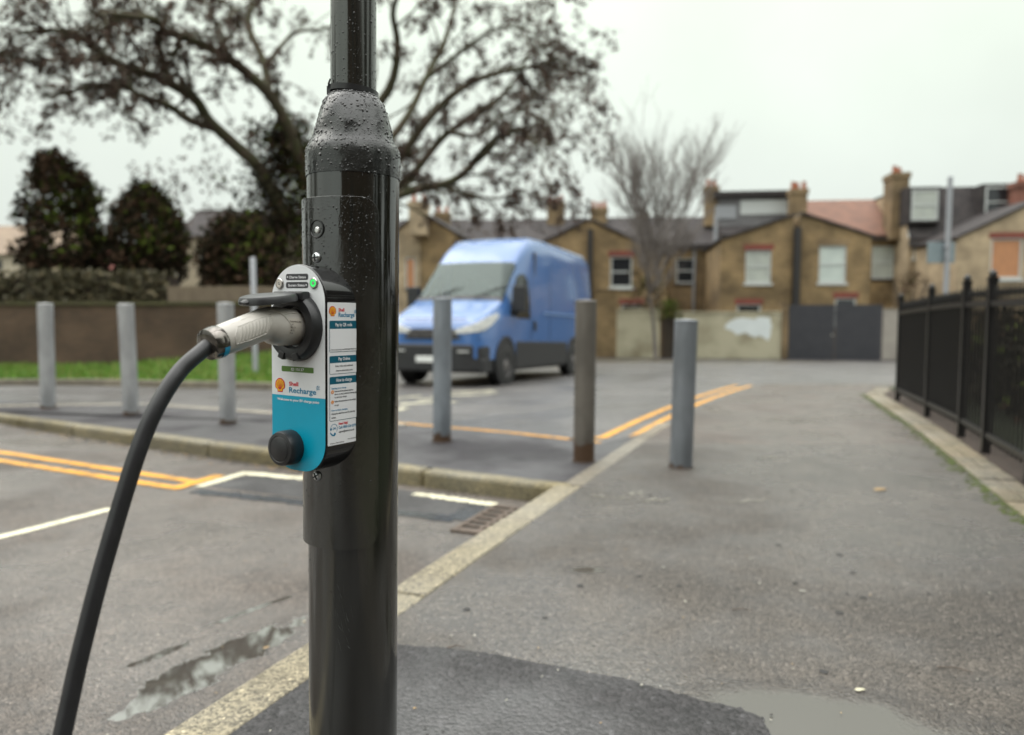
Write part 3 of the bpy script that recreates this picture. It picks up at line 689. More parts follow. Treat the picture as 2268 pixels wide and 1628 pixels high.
def skin(l_, ang):                            # point on the plug's right side: ang 0 = right, 90 = top
    for i in range(len(pl_) - 1):
        if pl_[i][0] <= l_ <= pl_[i+1][0]:
            f = (l_ - pl_[i][0]) / (pl_[i+1][0] - pl_[i][0]); z = pl_[i][1] * (1 - f) + pl_[i+1][1] * f; r = pl_[i][2] * (1 - f) + pl_[i+1][2] * f
            return Vector((r * .93 * math.cos(R(ang)), -l_, z + r * math.sin(R(ang))))
    return Vector((0, -l_, 1.09))
gm = MB()
for k in range(9):                            # grip ribs
    l0 = .206 + k * .0062
    gm.tube([skin(l0 + .000, 34), skin(l0 + .003, 10), skin(l0 + .007, -18)], .0014, 6)
for seq in ([(.200, 40), (.225, 42), (.262, 40)], [(.200, 40), (.203, 10), (.212, -24), (.225, -28)], [(.212, -26), (.24, -26), (.268, -20)], [(.262, 40), (.270, 10), (.268, -20)],
            [(.196, 62), (.188, 46), (.176, 22), (.166, -2)], [(.148, 48), (.165, 48), (.188, 47)], [(.225, 66), (.25, 62), (.272, 62)]):
    P = []
    for (l0, a0), (l1, a1) in zip(seq[:-1], seq[1:]):
        for i in range(6): P.append(skin(l0 + (l1 - l0) * i / 6, a0 + (a1 - a0) * i / 6))
    P.append(skin(*seq[-1])); gm.tube(P, .0011, 6)
gm.build('grip_ribs', m_grey, pg, 60)
# moulded rating label
lb = Sheet(lambda a, b, q: tuple(skin(.160 - a, R(0) + b) + Vector((.0003 + q, 0, 0))), .0002)
def patch(a0, a1, b0, b1, m, lay):
    n = 8; vs = []
    for i in range(n + 1):
        for j in range(2): vs.append(lb.f(a0 + (a1 - a0) * j, b0 + (b1 - b0) * i / n, lay * lb.step))
    lb.mb.add(vs, [(2*i, 2*i+1, 2*i+3, 2*i+2) for i in range(n)], lb.mi(m))
m_lblink = M('label_ink', (.12,.10,.085), rough=.5)
patch(-.013, .013, -30, 26, M('label_plate', (.52,.48,.42), rough=.4), 0)
for t, b in (('Portable Mode 3 cable', 15), ('Type 2', 6), ('Rated 32 A', -3), ('480 V AC', -12), ('IP 44', -21)):
    lb.text(t, -.0115, b, -.0115 + .0011 * len(t), 5.0, m_lblink, 2, .02)
lb.build('rating_label', pg)
d = (ax(.284, 1.0760) - ax(.245, 1.0860)).normalized()
q0 = ax(.279, 1.0758); cm = MB().tube([q0, q0 + d * .003, q0 + d * .012, q0 + d * .022, q0 + d * .025], [.0220, .0238, .0240, .0226, .017], 36)
cm.build('collar', M('chrome_collar', (.10,.09,.08), (.25,.23,.21), 70, .12, metal=.85), cab, 50)
col = [c for c in cab.children if c.name.startswith('collar')][0]
bt_ = MB(); bb = d.cross(Vector((1, 0, 0))).normalized(); bb = bb if bb.z > 0 else -bb; V = []
for i in range(9):
    t = R(-75 + 60 * i / 8)
    for q_ in (.003, .012): V.append(q0 + d * q_ + (Vector((1, 0, 0)) * math.cos(t) + bb * math.sin(t)) * .02445)
bt_.add(V, [(2*i, 2*i+1, 2*i+3, 2*i+2) for i in range(8)]).build('blue_mark', M('cyan_band', (.02,.35,.62), rough=.3), col, 50)
wp = [W2 @ (q0 + d * .018)]
inv = W2.inverted()
for x, y, Y in ((437, 786, 1.078), (420, 800, 1.067), (402, 818, 1.057), (385, 840, 1.046), (364, 872, 1.034), (345, 906, 1.023), (328, 942, 1.014), (313, 980, 1.006), (298, 1022, .998), (284, 1066, .991), (268, 1118, .984), (252, 1172, .976), (233, 1238, .968), (214, 1306, .960), (192, 1392, .950), (172, 1474, .940), (153, 1560, .929), (138, 1628, .919), (120, 1712, .91)):
    wp.append(at(x, y, Y))
lp = wp[-1]
wp += [lp + Vector((-.025, -.02, -.13)), lp + Vector((-.06, -.04, -.25)), lp + Vector((-.12, -.06, -.34)), Vector((-.86, .80, .022)), Vector((-1.05, .76, .020)), Vector((-1.30, .74, .020)), Vector((-1.46, .73, -.02)), Vector((-1.58, .72, -.10)), Vector((-1.8, .71, -.108)), Vector((-2.4, .75, -.108))]
def smooth_pts(P, n=3):
    out_ = []
    for i in range(len(P) - 1):
        p0, p1, p2, p3 = P[max(0, i-1)], P[i], P[i+1], P[min(len(P)-1, i+2)]
        for k in range(n):
            t = k / n; out_.append(.5 * ((2*p1) + (-p0+p2)*t + (2*p0-5*p1+4*p2-p3)*t*t + (-p0+3*p1-3*p2+p3)*t**3))
    return out_ + [P[-1]]
MB().tube([inv @ p for p in smooth_pts(wp)], .0112, 20).build('cable', M('cable_rubber', (.014,.014,.0155), (.020,.020,.022), 40, .40, bump=.05, bscale=200), cab, 60)

# ------------------------------------------------------------------ bollards
def bollard(x, y, xt, yt, lab, mat_, rad=.082):
    b = gnd(x, y); t = at(xt, yt, b.y); hgt = t.z - b.z; rx = (t.x - b.x)
    o = thing('bollard', lab, 'bollard', b, 0, 'bollards on the tarmac island')
    o.rotation_euler = (0, math.atan2(rx, hgt), random.random() * 0)
    MB().lathe([(rad, -.1), (rad, .02), (rad, hgt * .5), (rad, hgt - .012)], 32).build('shaft', mat_, o, 50)
    MB().lathe([(rad + .002, hgt - .014), (rad + .002, hgt - .006), (rad - .008, hgt), (0, hgt + .006)], 32).build('cap', mat_, o, 50)
    pr = []
    for i in range(32): a = i / 32 * 6.2832; pr.append((math.cos(a), math.sin(a)))
    MB().lathe([(rad + .012, .001), (rad + .008, .006), (rad + .001, .010)], 32).build('foot_collar', m_soil, o, 50)
    return o
def galv(name, c1, c2, rust):
    m = M(name, c1, tuple(.62 * x for x in c2), 7, .42, rough2=.6, metal=.2, stretch=(1, 1, .35), lo=.38, hi=.70); t = m.node_tree; n = t.nodes.new; l = t.links.new; b = t.nodes['Principled BSDF']
    src = b.inputs['Base Color'].links[0].from_socket; sp_ = n('ShaderNodeSeparateXYZ'); tcn = n('ShaderNodeTexCoord'); l(tcn.outputs['Object'], sp_.inputs[0])
    nn = n('ShaderNodeTexNoise'); nn.inputs['Scale'].default_value = 14; l(tcn.outputs['Object'], nn.inputs['Vector'])
    a = n('ShaderNodeMath'); a.operation = 'MULTIPLY_ADD'; l(nn.outputs[0], a.inputs[0]); a.inputs[1].default_value = .16; l(sp_.outputs[2], a.inputs[2])
    q = n('ShaderNodeMapRange'); l(a.outputs[0], q.inputs[0]); q.inputs[1].default_value = rust + .08; q.inputs[2].default_value = rust + .10; q.inputs[3].default_value = 1; q.inputs[4].default_value = 0
    mx_ = n('ShaderNodeMix'); mx_.data_type = 'RGBA'; l(q.outputs[0], mx_.inputs[0]); l(src, mx_.inputs[6]); mx_.inputs[7].default_value = (.07, .038, .02, 1); l(mx_.outputs[2], b.inputs['Base Color'])
    return m
mg1 = galv('pale_galvanised', (.38,.385,.395), (.32,.325,.335), .03)
mg2 = galv('blue_galvanised', (.24,.265,.295), (.17,.19,.215), .06)
mg3 = galv('rusty_galvanised', (.15,.135,.118), (.10,.088,.075), .14)
mg4 = galv('dark_galvanised', (.20,.215,.235), (.17,.185,.20), .0)
bollard(107, 905, 100, 672, 'pale grey bollard at the far left end of the row', mg1, .085)
bollard(291, 917, 278, 673, 'pale grey leaning bollard behind the hanging cable', mg1, .085)
bollard(505, 935, 499, 671, 'grey bollard seen directly below the plug handle', mg1, .082)
bollard(979, 977, 980, 660, 'blue-grey bollard standing in front of the van bonnet', mg2, .080)
bollard(1293, 1022, 1298, 665, 'brownish bollard with a broad rust-stained foot', mg3, .079)
bollard(1508, 1034, 1520, 708, 'shortest bollard, plain grey, standing on the edge of the path', mg4, .082)

# ------------------------------------------------------------------ black railing on the right
m_rail = M('black_rail_paint', (.009,.0085,.009), (.014,.013,.013), 20, .35)
fence = thing('iron_railing', 'black iron railing with pointed bars along the right side of the path', 'railing', (f1(5), 5, 0))
FO = Vector((f1(5), 5, 0)); ft = Vector((.322, .947, 0))
def rail_run(start, d, length, posts, z_extra=0):
    def pt(s): p = start + d * s; return Vector((p.x, p.y, zg(p.y)))
    for s in posts:
        p = pt(s) - FO; k = MB(); T = Matrix.Translation(p) @ Matrix.Rotation(math.atan2(d.y, d.x), 4, 'Z')
        k.box((-.03, -.03, -.1), (.03, .03, 1.36), 0, T).box((-.036, -.036, 1.36), (.036, .036, 1.385), 0, T)
        k.lathe([(.026, 1.385), (.032, 1.41), (.02, 1.435), (0, 1.45)], 10, T)
        k.build('post', m_rail, fence, 40)
    for zz, nm in ((.14, 'bottom_rail'), (1.16, 'top_rail')):
        k = MB(); S = [length * i / 12 for i in range(13)]
        for a, b in zip(S[:-1], S[1:]):
            pa, pb = pt(a) - FO, pt(b) - FO; nn = Vector((-d.y, d.x, 0)) * .02
            vs = [pa - nn + Vector((0,0,zz)), pb - nn + Vector((0,0,zz)), pb + nn + Vector((0,0,zz)), pa + nn + Vector((0,0,zz))]; vs += [v + Vector((0, 0, .035 if zz < 1 else .045)) for v in vs]
            k.add(vs, [(0,3,2,1),(4,5,6,7),(0,1,5,4),(1,2,6,5),(2,3,7,6),(3,0,4,7)])
        k.build(nm, m_rail, fence)
    edges = sorted(set([0] + list(posts) + [length]))
    for a, b in zip(edges[:-1], edges[1:]):
        n_ = max(1, round((b - a) / .100)); k = MB()
        for i in range(1, n_):
            p = pt(a + (b - a) * i / n_) - FO
            k.tube([p + Vector((0, 0, .10)), p + Vector((0, 0, 1.24)), p + Vector((0, 0, 1.255)), p + Vector((0, 0, 1.33))], [.010, .010, .016, .001], 8)
        k.build('bar_panel', m_rail, fence, 40)
LR = 8.2; S0 = FO - ft * 2.6
rail_run(S0, ft, LR, [.7, 2.55, 3.66, 4.5, 6.1, LR])
E0 = S0 + ft * LR
rail_run(E0, Vector((.94, -.34, 0)), 5.0, [1.7, 3.4, 5.0])

# ------------------------------------------------------------------ van
m_vblue = M('blue_van_paint', (.056,.145,.37), None, 1.5, .24, coat=.8, spec=.6)
m_vblk = M('black_trim', (.016,.016,.018), (.024,.024,.026), 15, .5)
m_vglass = M('van_glass', (.016,.020,.019), rough=.05, ior=1.5, spec=.5)
def glassmat(name, tint, ior):
    m, t, b = newmat(name); n = t.nodes.new; l = t.links.new; t.nodes.remove(b)
    tr_ = n('ShaderNodeBsdfTransparent'); tr_.inputs[0].default_value = (*tint, 1); gl_ = n('ShaderNodeBsdfGlossy'); gl_.inputs['Roughness'].default_value = .03; gl_.inputs[0].default_value = (.86, 1, .96, 1)
    fr_ = n('ShaderNodeFresnel'); fr_.inputs[0].default_value = ior; mxs = n('ShaderNodeMixShader'); l(fr_.outputs[0], mxs.inputs[0]); l(tr_.outputs[0], mxs.inputs[1]); l(gl_.outputs[0], mxs.inputs[2])
    l(mxs.outputs[0], next(x for x in t.nodes if x.type == 'OUTPUT_MATERIAL').inputs[0]); return m
m_screen = glassmat('windscreen_glass', (.62, .74, .68), 1.46)
m_tyre = M('tyre', (.018,.018,.018), (.026,.025,.024), 30, .8)
m_rim = M('steel_rim', (.20,.185,.18), (.15,.14,.14), 20, .45, metal=.4)
m_lens = M('headlight_lens', (.55,.55,.52), (.35,.36,.36), 14, .1, coat=.6)
m_platew = M('number_plate', (.75,.76,.74), rough=.4)
VAZ = R(22); vw = gnd(1113, 852, -.025); vr = .36
vd = Vector((math.sin(VAZ), math.cos(VAZ), 0))         # from front to rear
vn = Vector((math.cos(VAZ), -math.sin(VAZ), 0))        # towards the side we see
vslope = math.atan2(zg(vw.y + 4) - zg(vw.y), 4.1)
vo = Vector((vw.x, vw.y, vw.z)) - vn * .94             # ground point under the middle of the front axle
van = thing('van', 'blue high-roof panel van parked in the street behind the bollards', 'van', vo)
van.rotation_euler = (Matrix.Rotation(-VAZ, 4, 'Z') @ Matrix.Rotation(vslope, 4, 'X')).to_euler()   # local x = seen side, y = rearwards
# stations: y, bottom z, half widths & z at: sill, belt, shoulder ; top z, corner radius
ST_ = [  # y, zb, wsill, zbelt, wbelt, zsh, wsh, ztop, wtop
 (-1.00, .52, .60, .74, .64, .88, .62, .92, .50),
 (-.96, .50, .80, .78, .84, 1.00, .80, 1.05, .66),
 (-.86, .48, .92, .88, .93, 1.12, .86, 1.18, .74),
 (-.60, .48, .97, 1.02, .975, 1.24, .90, 1.31, .78),
 (-.30, .48, .99, 1.14, .985, 1.36, .91, 1.43, .80),
 (-.02, .48, 1.0, 1.20, .99, 1.50, .92, 1.55, .80),
 (.07, .48, 1.0, 1.21, .99, 1.56, .91, 1.63, .80),
 (.30, .48, 1.0, 1.24, .995, 1.78, .88, 1.86, .78),
 (.62, .48, 1.0, 1.26, 1.0, 2.08, .86, 2.16, .76),
 (.80, .48, 1.0, 1.26, 1.0, 2.24, .86, 2.33, .74),
 (1.10, .48, 1.0, 1.26, 1.0, 2.40, .88, 2.62, .70),
 (1.45, .48, 1.0, 1.26, 1.0, 2.50, .90, 2.84, .70),
 (1.85, .48, 1.0, 1.26, 1.0, 2.55, .91, 2.92, .70),
 (2.40, .48, 1.0, 1.26, 1.0, 2.56, .92, 2.94, .70),
 (3.5, .48, 1.0, 1.26, 1.0, 2.56, .92, 2.94, .70),
 (5.35, .48, 1.0, 1.26, 1.0, 2.56, .92, 2.93, .70),
 (5.66, .50, .98, 1.26, .975, 2.52, .89, 2.87, .66)]
def vring(s):
    y, zb, ws, zbe, wb, zs_, wsh, zt_, wt = s; half = [(ws, zb), (ws + .0, zb + (zbe - zb) * .5), (wb, zbe), (wb * .5 + wsh * .5 + .012, (zbe + zs_) / 2 + .05), (wsh, zs_)]
    for i in range(1, 5):
        a = math.pi / 2 * i / 4; half.append((wt + (wsh - wt) * math.cos(a), zs_ + (zt_ - zs_) * math.sin(a)))
    half.append((wt * .5, zt_ + .012)); return [(x, y, z) for x, z in half] + [(0, y, zt_ + .016)] + [(-x, y, z) for x, z in reversed(half)]
rings = [vring(s) for s in ST_]; NR = len(rings[0])
fb, fw, fcw = [], [], []
for i in range(len(rings) - 1):
    for j in range(NR - 1):
        q = (i*NR + j, i*NR + j + 1, (i+1)*NR + j + 1, (i+1)*NR + j)
        glass = 6 <= i <= 8 and 4 <= j <= NR - 6
        (fw if glass else fcw if i == 5 and 4 <= j <= NR - 6 else fb).append(q)
fb += [tuple(range(NR)), tuple(reversed(range((len(rings)-1)*NR, len(rings)*NR)))]
allv = [v for r_ in rings for v in r_]
MB().add(allv, fb).build('body', m_vblue, van, 38)
used = sorted(set(i for q in fw for i in q)); ren = {i: k for k, i in enumerate(used)}
MB().add([(allv[i][0], allv[i][1] - .004, allv[i][2] + .004) for i in used], [tuple(ren[i] for i in reversed(q)) for q in fw]).build('windscreen', m_screen, van, 60)
used = sorted(set(i for q in fcw for i in q)); ren = {i: k for k, i in enumerate(used)}
MB().add([(allv[i][0], allv[i][1] - .003, allv[i][2] + .003) for i in used], [tuple(ren[i] for i in q) for q in fcw]).build('cowl', m_vblk, van)
mb = MB(); mb.box((-.96, -.90, .24), (.96, 5.5, .50)); mb.build('chassis', m_vblk, van, bevel=.03)
# lower cladding on both sides
for s in (1, -1):
    k = MB(); P = [(.50, .30), (3.62, .30), (3.62, .78), (.50, .80)]
    k.prism(P, lambda y, z: (s * .93, y, z), lambda y, z: (s * 1.012, y, z)); k.build('side_cladding', m_vblk, van, bevel=.01)
    k = MB(); P = [(4.55, .34), (5.6, .36), (5.6, .76), (4.55, .78)]
    k.prism(P, lambda y, z: (s * .93, y, z), lambda y, z: (s * 1.012, y, z)); k.build('side_cladding', m_vblk, van, bevel=.01)
    def sidew(y, z, o=.010):
        st = next(a for a, b in zip(ST_[:-1], ST_[1:]) if a[0] <= y <= b[0]); nx_ = ST_[ST_.index(st) + 1]; f = (y - st[0]) / (nx_[0] - st[0])
        L4 = [st[k_] * (1 - f) + nx_[k_] * f for k_ in range(9)]; zbe, wb, zs_, wsh = L4[3], L4[4], L4[5], L4[6]; zm, wm_ = (zbe + zs_) / 2 + .05, wb * .5 + wsh * .5 + .012
        wx = wb if z <= zbe else (wb + (wm_ - wb) * (z - zbe) / (zm - zbe) if z < zm else wm_ + (wsh - wm_) * (z - zm) / (zs_ - zm))
        return (s * (wx + o), y, z)
    gw = [(.22, 1.30), (.55, 1.24), (1.22, 1.24), (1.24, 1.6), (1.22, 1.98), (1.12, 2.10), (.95, 2.12), (.74, 2.04), (.46, 1.68)]
    k = MB(); k.prism(gw, lambda y, z: sidew(y, z, -.01), lambda y, z: sidew(y, z, .008)); wn = k.build('side_window', m_vglass, van)
    # mirror
    k = MB(); k.box((s * 1.12 - .12, .26, 1.36), (s * 1.12 + .14, .40, 1.84)); k.box((s * 1.06 - .10, .32, 1.28), (s * 1.06 + .06, .36, 1.36)).box((min(s * .95, s * 1.06), .36, 1.30), (max(s * .95, s * 1.06), .42, 1.36)); k.build('mirror', m_vblk, van, bevel=.03)
    # headlight, swept round the wing
    hp = [(.46, -1.03, .93, .99), (.66, -1.01, .94, 1.05), (.85, -.975, .96, 1.11), (.955, -.86, 1.0, 1.18), (.995, -.62, 1.10, 1.26), (1.0, -.34, 1.25, 1.31)]
    k = MB(); n6 = len(hp); V = [(s * x, y, z0) for x, y, z0, z1 in hp] + [(s * (x - .035), y + .02, z1) for x, y, z0, z1 in hp] + [(s * (x - .16), y + .12, z0) for x, y, z0, z1 in hp] + [(s * (x - .18), y + .13, z1) for x, y, z0, z1 in hp]
    k.add(V, [(i, i + 1, n6 + i + 1, n6 + i) for i in range(n6 - 1)] + [(n6 + i, n6 + i + 1, 3*n6 + i + 1, 3*n6 + i) for i in range(n6 - 1)] + [(2*n6 + i, 2*n6 + i + 1, i + 1, i) for i in range(n6 - 1)]); k.build('headlight', m_lens, van, 40)
    # wheels
    for wy in (0.0, 4.1):
        k = MB().lathe([(.47, -.05), (.47, .018), (.43, .020), (.43, -.05)], 36, Matrix.Translation((s * .998, wy, .43)) @ Matrix.Rotation(R(90) * s, 4, 'Y'))
        k.lathe([(0, .008), (.43, .008)], 36, Matrix.Translation((s * .998, wy, .43)) @ Matrix.Rotation(R(90) * s, 4, 'Y')); k.build('wheel_arch', m_vblk, van, 40)  # ring is trim; the black disc stands in for the shaded wheel well
        T = Matrix.Translation((s * .86, wy, vr)) @ Matrix.Rotation(R(90) * s, 4, 'Y')
        wl = MB().lathe([(.20, -.11), (.30, -.115), (.345, -.10), (.36, -.06), (.36, .10), (.345, .15), (.30, .168), (.215, .160), (.20, .12)], 40, T, closed=True).build('wheel', m_tyre, van, 45)
        k = MB().lathe([(.212, .155), (.20, .13), (.17, .125), (.12, .145), (.07, .15), (.065, .17), (0, .172)], 30, T)
        k.build('rim', m_rim, wl, 45)
        for i in range(8):
            a = i / 8 * 6.2832; MB().lathe([(0, .148), (.024, .146)], 10, T @ Matrix.Translation((.145 * math.cos(a), .145 * math.sin(a), -.006))).build('rim_hole_shade', m_black, wl)  # black discs painted as shaded holes, the rim itself is solid
        
# cab seen through the windscreen
k = MB(); k.box((-.88, .12, 1.22), (.88, .62, 1.44)).box((.20, .50, 1.40), (.62, .66, 1.52)); k.build('dashboard', M('dash_grey', (.05,.05,.052), (.08,.08,.08), 3, .7), van, bevel=.04)
for x in (-.55, .02, .55):
    k = MB(); k.box((x - .24, 1.25, .9), (x + .24, 1.42, 1.78)).box((x - .13, 1.27, 1.80), (x + .13, 1.39, 2.02)); k.build('seat', M('seat_cloth', (.07,.07,.075), (.11,.11,.115), 6, .9), van, bevel=.04)
k = MB(); T = Matrix.Translation((.42, .72, 1.50)) @ Matrix.Rotation(R(-62), 4, 'X'); k.lathe([(.19 + .018 * math.cos(i / 8 * 6.2832), .018 * math.sin(i / 8 * 6.2832)) for i in range(8)], 28, T, closed=True).box((-.19, -.02, -.01), (.19, .02, .01), 0, T); k.build('steering_wheel', m_vblk, van, 50)
MB().box((-.95, 1.62, .5), (.95, 1.66, 2.6)).build('bulkhead', M('bulkhead_grey', (.10,.10,.105), rough=.8), van)
MB().box((-.10, .66, 2.02), (.10, .70, 2.12)).build('rear_mirror', m_vblk, van, bevel=.01)
for x in (-.5, .35): MB().tube([(x, -.02, 1.60), (x + .25, .12, 1.74), (x + .62, .30, 1.86)], [.014, .012, .008], 6).build('wiper', m_vblk, van)
MB().box((-.62, -.93, 1.185), (.62, -.915, 1.20)).build('bonnet_seam', m_vblk, van)
# front bumper, grille, plate, emblem bar
bp_ = [(-.97, -.55), (-.93, -.86), (-.70, -1.03), (-.35, -1.08), (.35, -1.08), (.70, -1.03), (.93, -.86), (.975, -.55), (.90, -.5), (-.9, -.5)]
k = MB().prism(bp_, lambda x, y: (x, y, .26), lambda x, y: (x, y, .74)); k.build('bumper', m_vblk, van, 40, bevel=.04, seg=3)
gp = [(-.90, -.94), (-.46, -1.025), (.46, -1.025), (.90, -.94), (.7, -.85), (-.7, -.85)]
gr = MB().prism(gp, lambda x, y: (x, y, .83), lambda x, y: (x * .80, y + .02, 1.01)).build('grille', m_vblk, van, bevel=.01)
k = MB()
for z in (.87, .92, .97): k.box((-.48, -1.036, z), (.48, -1.018, z + .018))
k.build('grille_bar', m_rim, gr, bevel=.003)
MB().box((-.27, -1.10, .42), (.27, -1.08, .53)).build('number_plate', m_platew, van, bevel=.004)
for s in (1, -1):
    MB().box((s * .62 - .12, -1.056, .60), (s * .62 + .12, -1.03, .635)).build('fog_lamp', m_lens, van, bevel=.005)
MB().box((1.004, 1.42, 1.02), (1.028, 1.56, 1.20)).build('door_handle', m_vblk, van, bevel=.01)
MB().box((1.003, 2.0, 1.36), (1.018, 5.2, 1.40)).build('rub_strip', M('strip_blue', (.14,.26,.50), rough=.3), van, bevel=.006)
MB().box((1.0035, 1.30, .82), (1.0065, 1.312, 2.3)).box((1.0035, 2.42, .82), (1.0065, 2.432, 2.45)).build('door_seam', m_vblk, van)

# ------------------------------------------------------------------ houses across the street
FY = R(-8); FU = Vector((math.cos(FY), math.sin(FY), 0)); FW = Vector((-math.sin(FY), math.cos(FY), 0))
F0 = Vector((at(1330, 690, 31.4).x, 31.4, 0)); F0.z = zg(31.4)
def fu(x, y, wd):
    """picture point -> (u, z) on the upright plane wd metres behind the garden walls"""
    a, b = ray(x, y); o = F0 + FW * wd; nrm = FW; dirv = Vector((a, 1, b)); cam_ = Vector((0, 0, CAMZ)); t = (o - cam_).dot(nrm) / dirv.dot(nrm); p = cam_ + dirv * t - F0
    return p.dot(FU), p.z
def house(name, label, cat='house', group=None): return thing(name, label, cat, F0, FY, group)
b_yel = bricks('yellow_stock_brick', (.27,.185,.088), (.20,.132,.062), (.24,.19,.125))
b_brn = bricks('brown_stock_brick', (.22,.15,.075), (.17,.115,.06), (.22,.18,.13))
b_red = M('red_brick', (.24,.062,.044), (.16,.05,.036), 4, .8)
b_pale = bricks('pale_stock_brick', (.40,.31,.20), (.33,.25,.16), (.36,.30,.22))
m_slate = M('slate', (.062,.054,.053), (.040,.036,.037), 3, .75, spec=.15, bump=.4, bscale=12, bdist=.02)
m_tile = M('orange_clay_tile', (.185,.085,.052), (.13,.062,.04), 2, .7, bump=.4, bscale=14, bdist=.02)
m_frm = M('white_window_paint', (.52,.54,.53), rough=.4)
m_pane = M('dark_window_glass', (.02,.022,.026), rough=.06, ior=1.6)
m_blind = M('white_blind', (.56,.62,.58), (.50,.56,.53), 2, .35)
m_net = M('net_curtain', (.46,.49,.44), (.40,.42,.39), 2, .4)
m_board = M('orange_board', (.50,.235,.11), (.40,.19,.095), 2, .6, stretch=(5, 5, 1))
m_pipe = M('black_pipe', (.022,.02,.02), rough=.5)
m_wpipe = M('grey_pipe', (.30,.31,.33), rough=.5)
m_pot = M('clay_pot', (.42,.15,.08), (.34,.12,.07), 6, .7)
m_facia = M('dark_facia', (.045,.038,.036), rough=.6)
def wall_face(mb, u0, u1, zt0, zt1, wd, openings, z0=0, rev=.12):
    ze = min(zt0, zt1); us = sorted(set([u0, u1] + [o[0] for o in openings] + [o[2] for o in openings])); zs = sorted(set([z0, ze] + [o[1] for o in openings] + [o[3] for o in openings]))
    for a, b in zip(us[:-1], us[1:]):
        for c, d_ in zip(zs[:-1], zs[1:]):
            mu, mz = (a + b) / 2, (c + d_) / 2
            if any(o[0] < mu < o[2] and o[1] < mz < o[3] for o in openings): continue
            mb.add([(a, wd, c), (b, wd, c), (b, wd, d_), (a, wd, d_)], [(0, 1, 2, 3)])
    if abs(zt0 - zt1) > .01:
        mb.add([(u0, wd, ze), (u1, wd, ze), (u1 if zt1 > zt0 else u0, wd, max(zt0, zt1))], [(0, 1, 2)])
    for (a, c, b, d_) in [o[:4] for o in openings]:
        mb.add([(a, wd, c), (b, wd, c), (b, wd, d_), (a, wd, d_), (a, wd + rev, c), (b, wd + rev, c), (b, wd + rev, d_), (a, wd + rev, d_)], [(0, 4, 5, 1), (1, 5, 6, 2), (2, 6, 7, 3), (3, 7, 4, 0)])
def window(par, a, c, b, d_, wd, pane, lint=None, rev=.10, bars=1, frame=None, fw_=.08):
    wn = MB().box((a, wd + rev - .01, c), (b, wd + rev + .02, d_)).build('window', pane, par)
    k = MB(); y0, y1 = wd + rev - .05, wd + rev - .012
    k.box((a, y0, c), (a + fw_, y1, d_)).box((b - fw_, y0, c), (b, y1, d_)).box((a + fw_, y0, c), (b - fw_, y1, c + fw_)).box((a + fw_, y0, d_ - fw_), (b - fw_, y1, d_))
    zm = (c + d_) / 2
    if pane is not m_board: k.box((a + fw_, y0 + .005, zm - .035), (b - fw_, y1 + .001, zm + .035))
    k.build('frame', frame or m_frm, wn)
    MB().box((a - .08, wd - .07, c - .11), (b + .08, wd + rev, c - .002)).build('sill', m_frm if lint else m_facia, wn)
    if lint: MB().box((a - .10, wd - .012, d_ + .002), (b + .10, wd + .05, d_ + .26)).build('lintel', lint, par)
def slab(mb, pts, t):
    """thin roof slab from four (u, w, z) corners"""
    P = [Vector(p) for p in pts]; n_ = (P[1] - P[0]).cross(P[3] - P[0]).normalized() * t
    if n_.z < 0: n_ = -n_
    mb.add([p for p in P] + [p + n_ for p in P], [(0, 3, 2, 1), (4, 5, 6, 7), (0, 1, 5, 4), (1, 2, 6, 5), (2, 3, 7, 6), (3, 0, 4, 7)])
def chimney(par, x0, x1, ytop, ybot, wd, mat_, pots=3, dep=.9):
    u0, zt_ = fu(x0, ytop, wd); u1, zb_ = fu(x1, ybot, wd)
    c = MB().box((u0, wd, zb_), (u1, wd + dep, zt_ - .28)).box((u0 - .06, wd - .06, zt_ - .28), (u1 + .06, wd + dep + .06, zt_)).build('chimney', mat_, par)
    for i in range(pots):
        u = u0 + (u1 - u0) * (i + .5) / pots; k = MB().lathe([(.12, zt_), (.13, zt_ + .08), (.10, zt_ + .35), (.125, zt_ + .40), (.09, zt_ + .41)], 12, Matrix.Translation((u, wd + dep * (.3 + .4 * (i % 2)), 0))); k.build('chimney_pot', m_pot, c, 50)
def outrigger(par, xl, yl, xr, yr, wd, dep, brick, wins, roofm=None):
    u0, z0 = fu(xl, yl, wd); u1, z1 = fu(xr, yr, wd); ops = []
    for wv in wins:
        a, d_ = fu(wv[0], wv[1], wd); b, c = fu(wv[2], wv[3], wd); ops.append((a, c, b, d_))
    mb = MB(); wall_face(mb, u0, u1, z0, z1, wd, ops, -.6)
    mb.add([(u0, wd, -.6), (u0, wd + dep, -.6), (u0, wd + dep, z0), (u0, wd, z0)], [(0, 3, 2, 1)[::-1]]); mb.add([(u1, wd, -.6), (u1, wd + dep, -.6), (u1, wd + dep, z1), (u1, wd, z1)], [(0, 1, 2, 3)])
    mb.build('wall', brick, par)
    for o, wv in zip(ops, wins): window(par, *o, wd, wv[4], wv[5])
    k = MB(); dz = (z1 - z0) / (u1 - u0); lo0, lo1 = .05, .05
    slab(k, [(u0 - (.12 if z0 < z1 else 0), wd - .10, z0 - (.12 * dz if z0 < z1 else 0) + .003), (u1 + (.12 if z1 < z0 else 0), wd - .10, z1 + (.12 * dz if z1 < z0 else 0) + .003), (u1 + (.12 if z1 < z0 else 0), wd + dep, z1 + (.12 * dz if z1 < z0 else 0) + .003), (u0 - (.12 if z0 < z1 else 0), wd + dep, z0 - (.12 * dz if z0 < z1 else 0) + .003)], .10)
    return k.build('roof', roofm or m_slate, par)
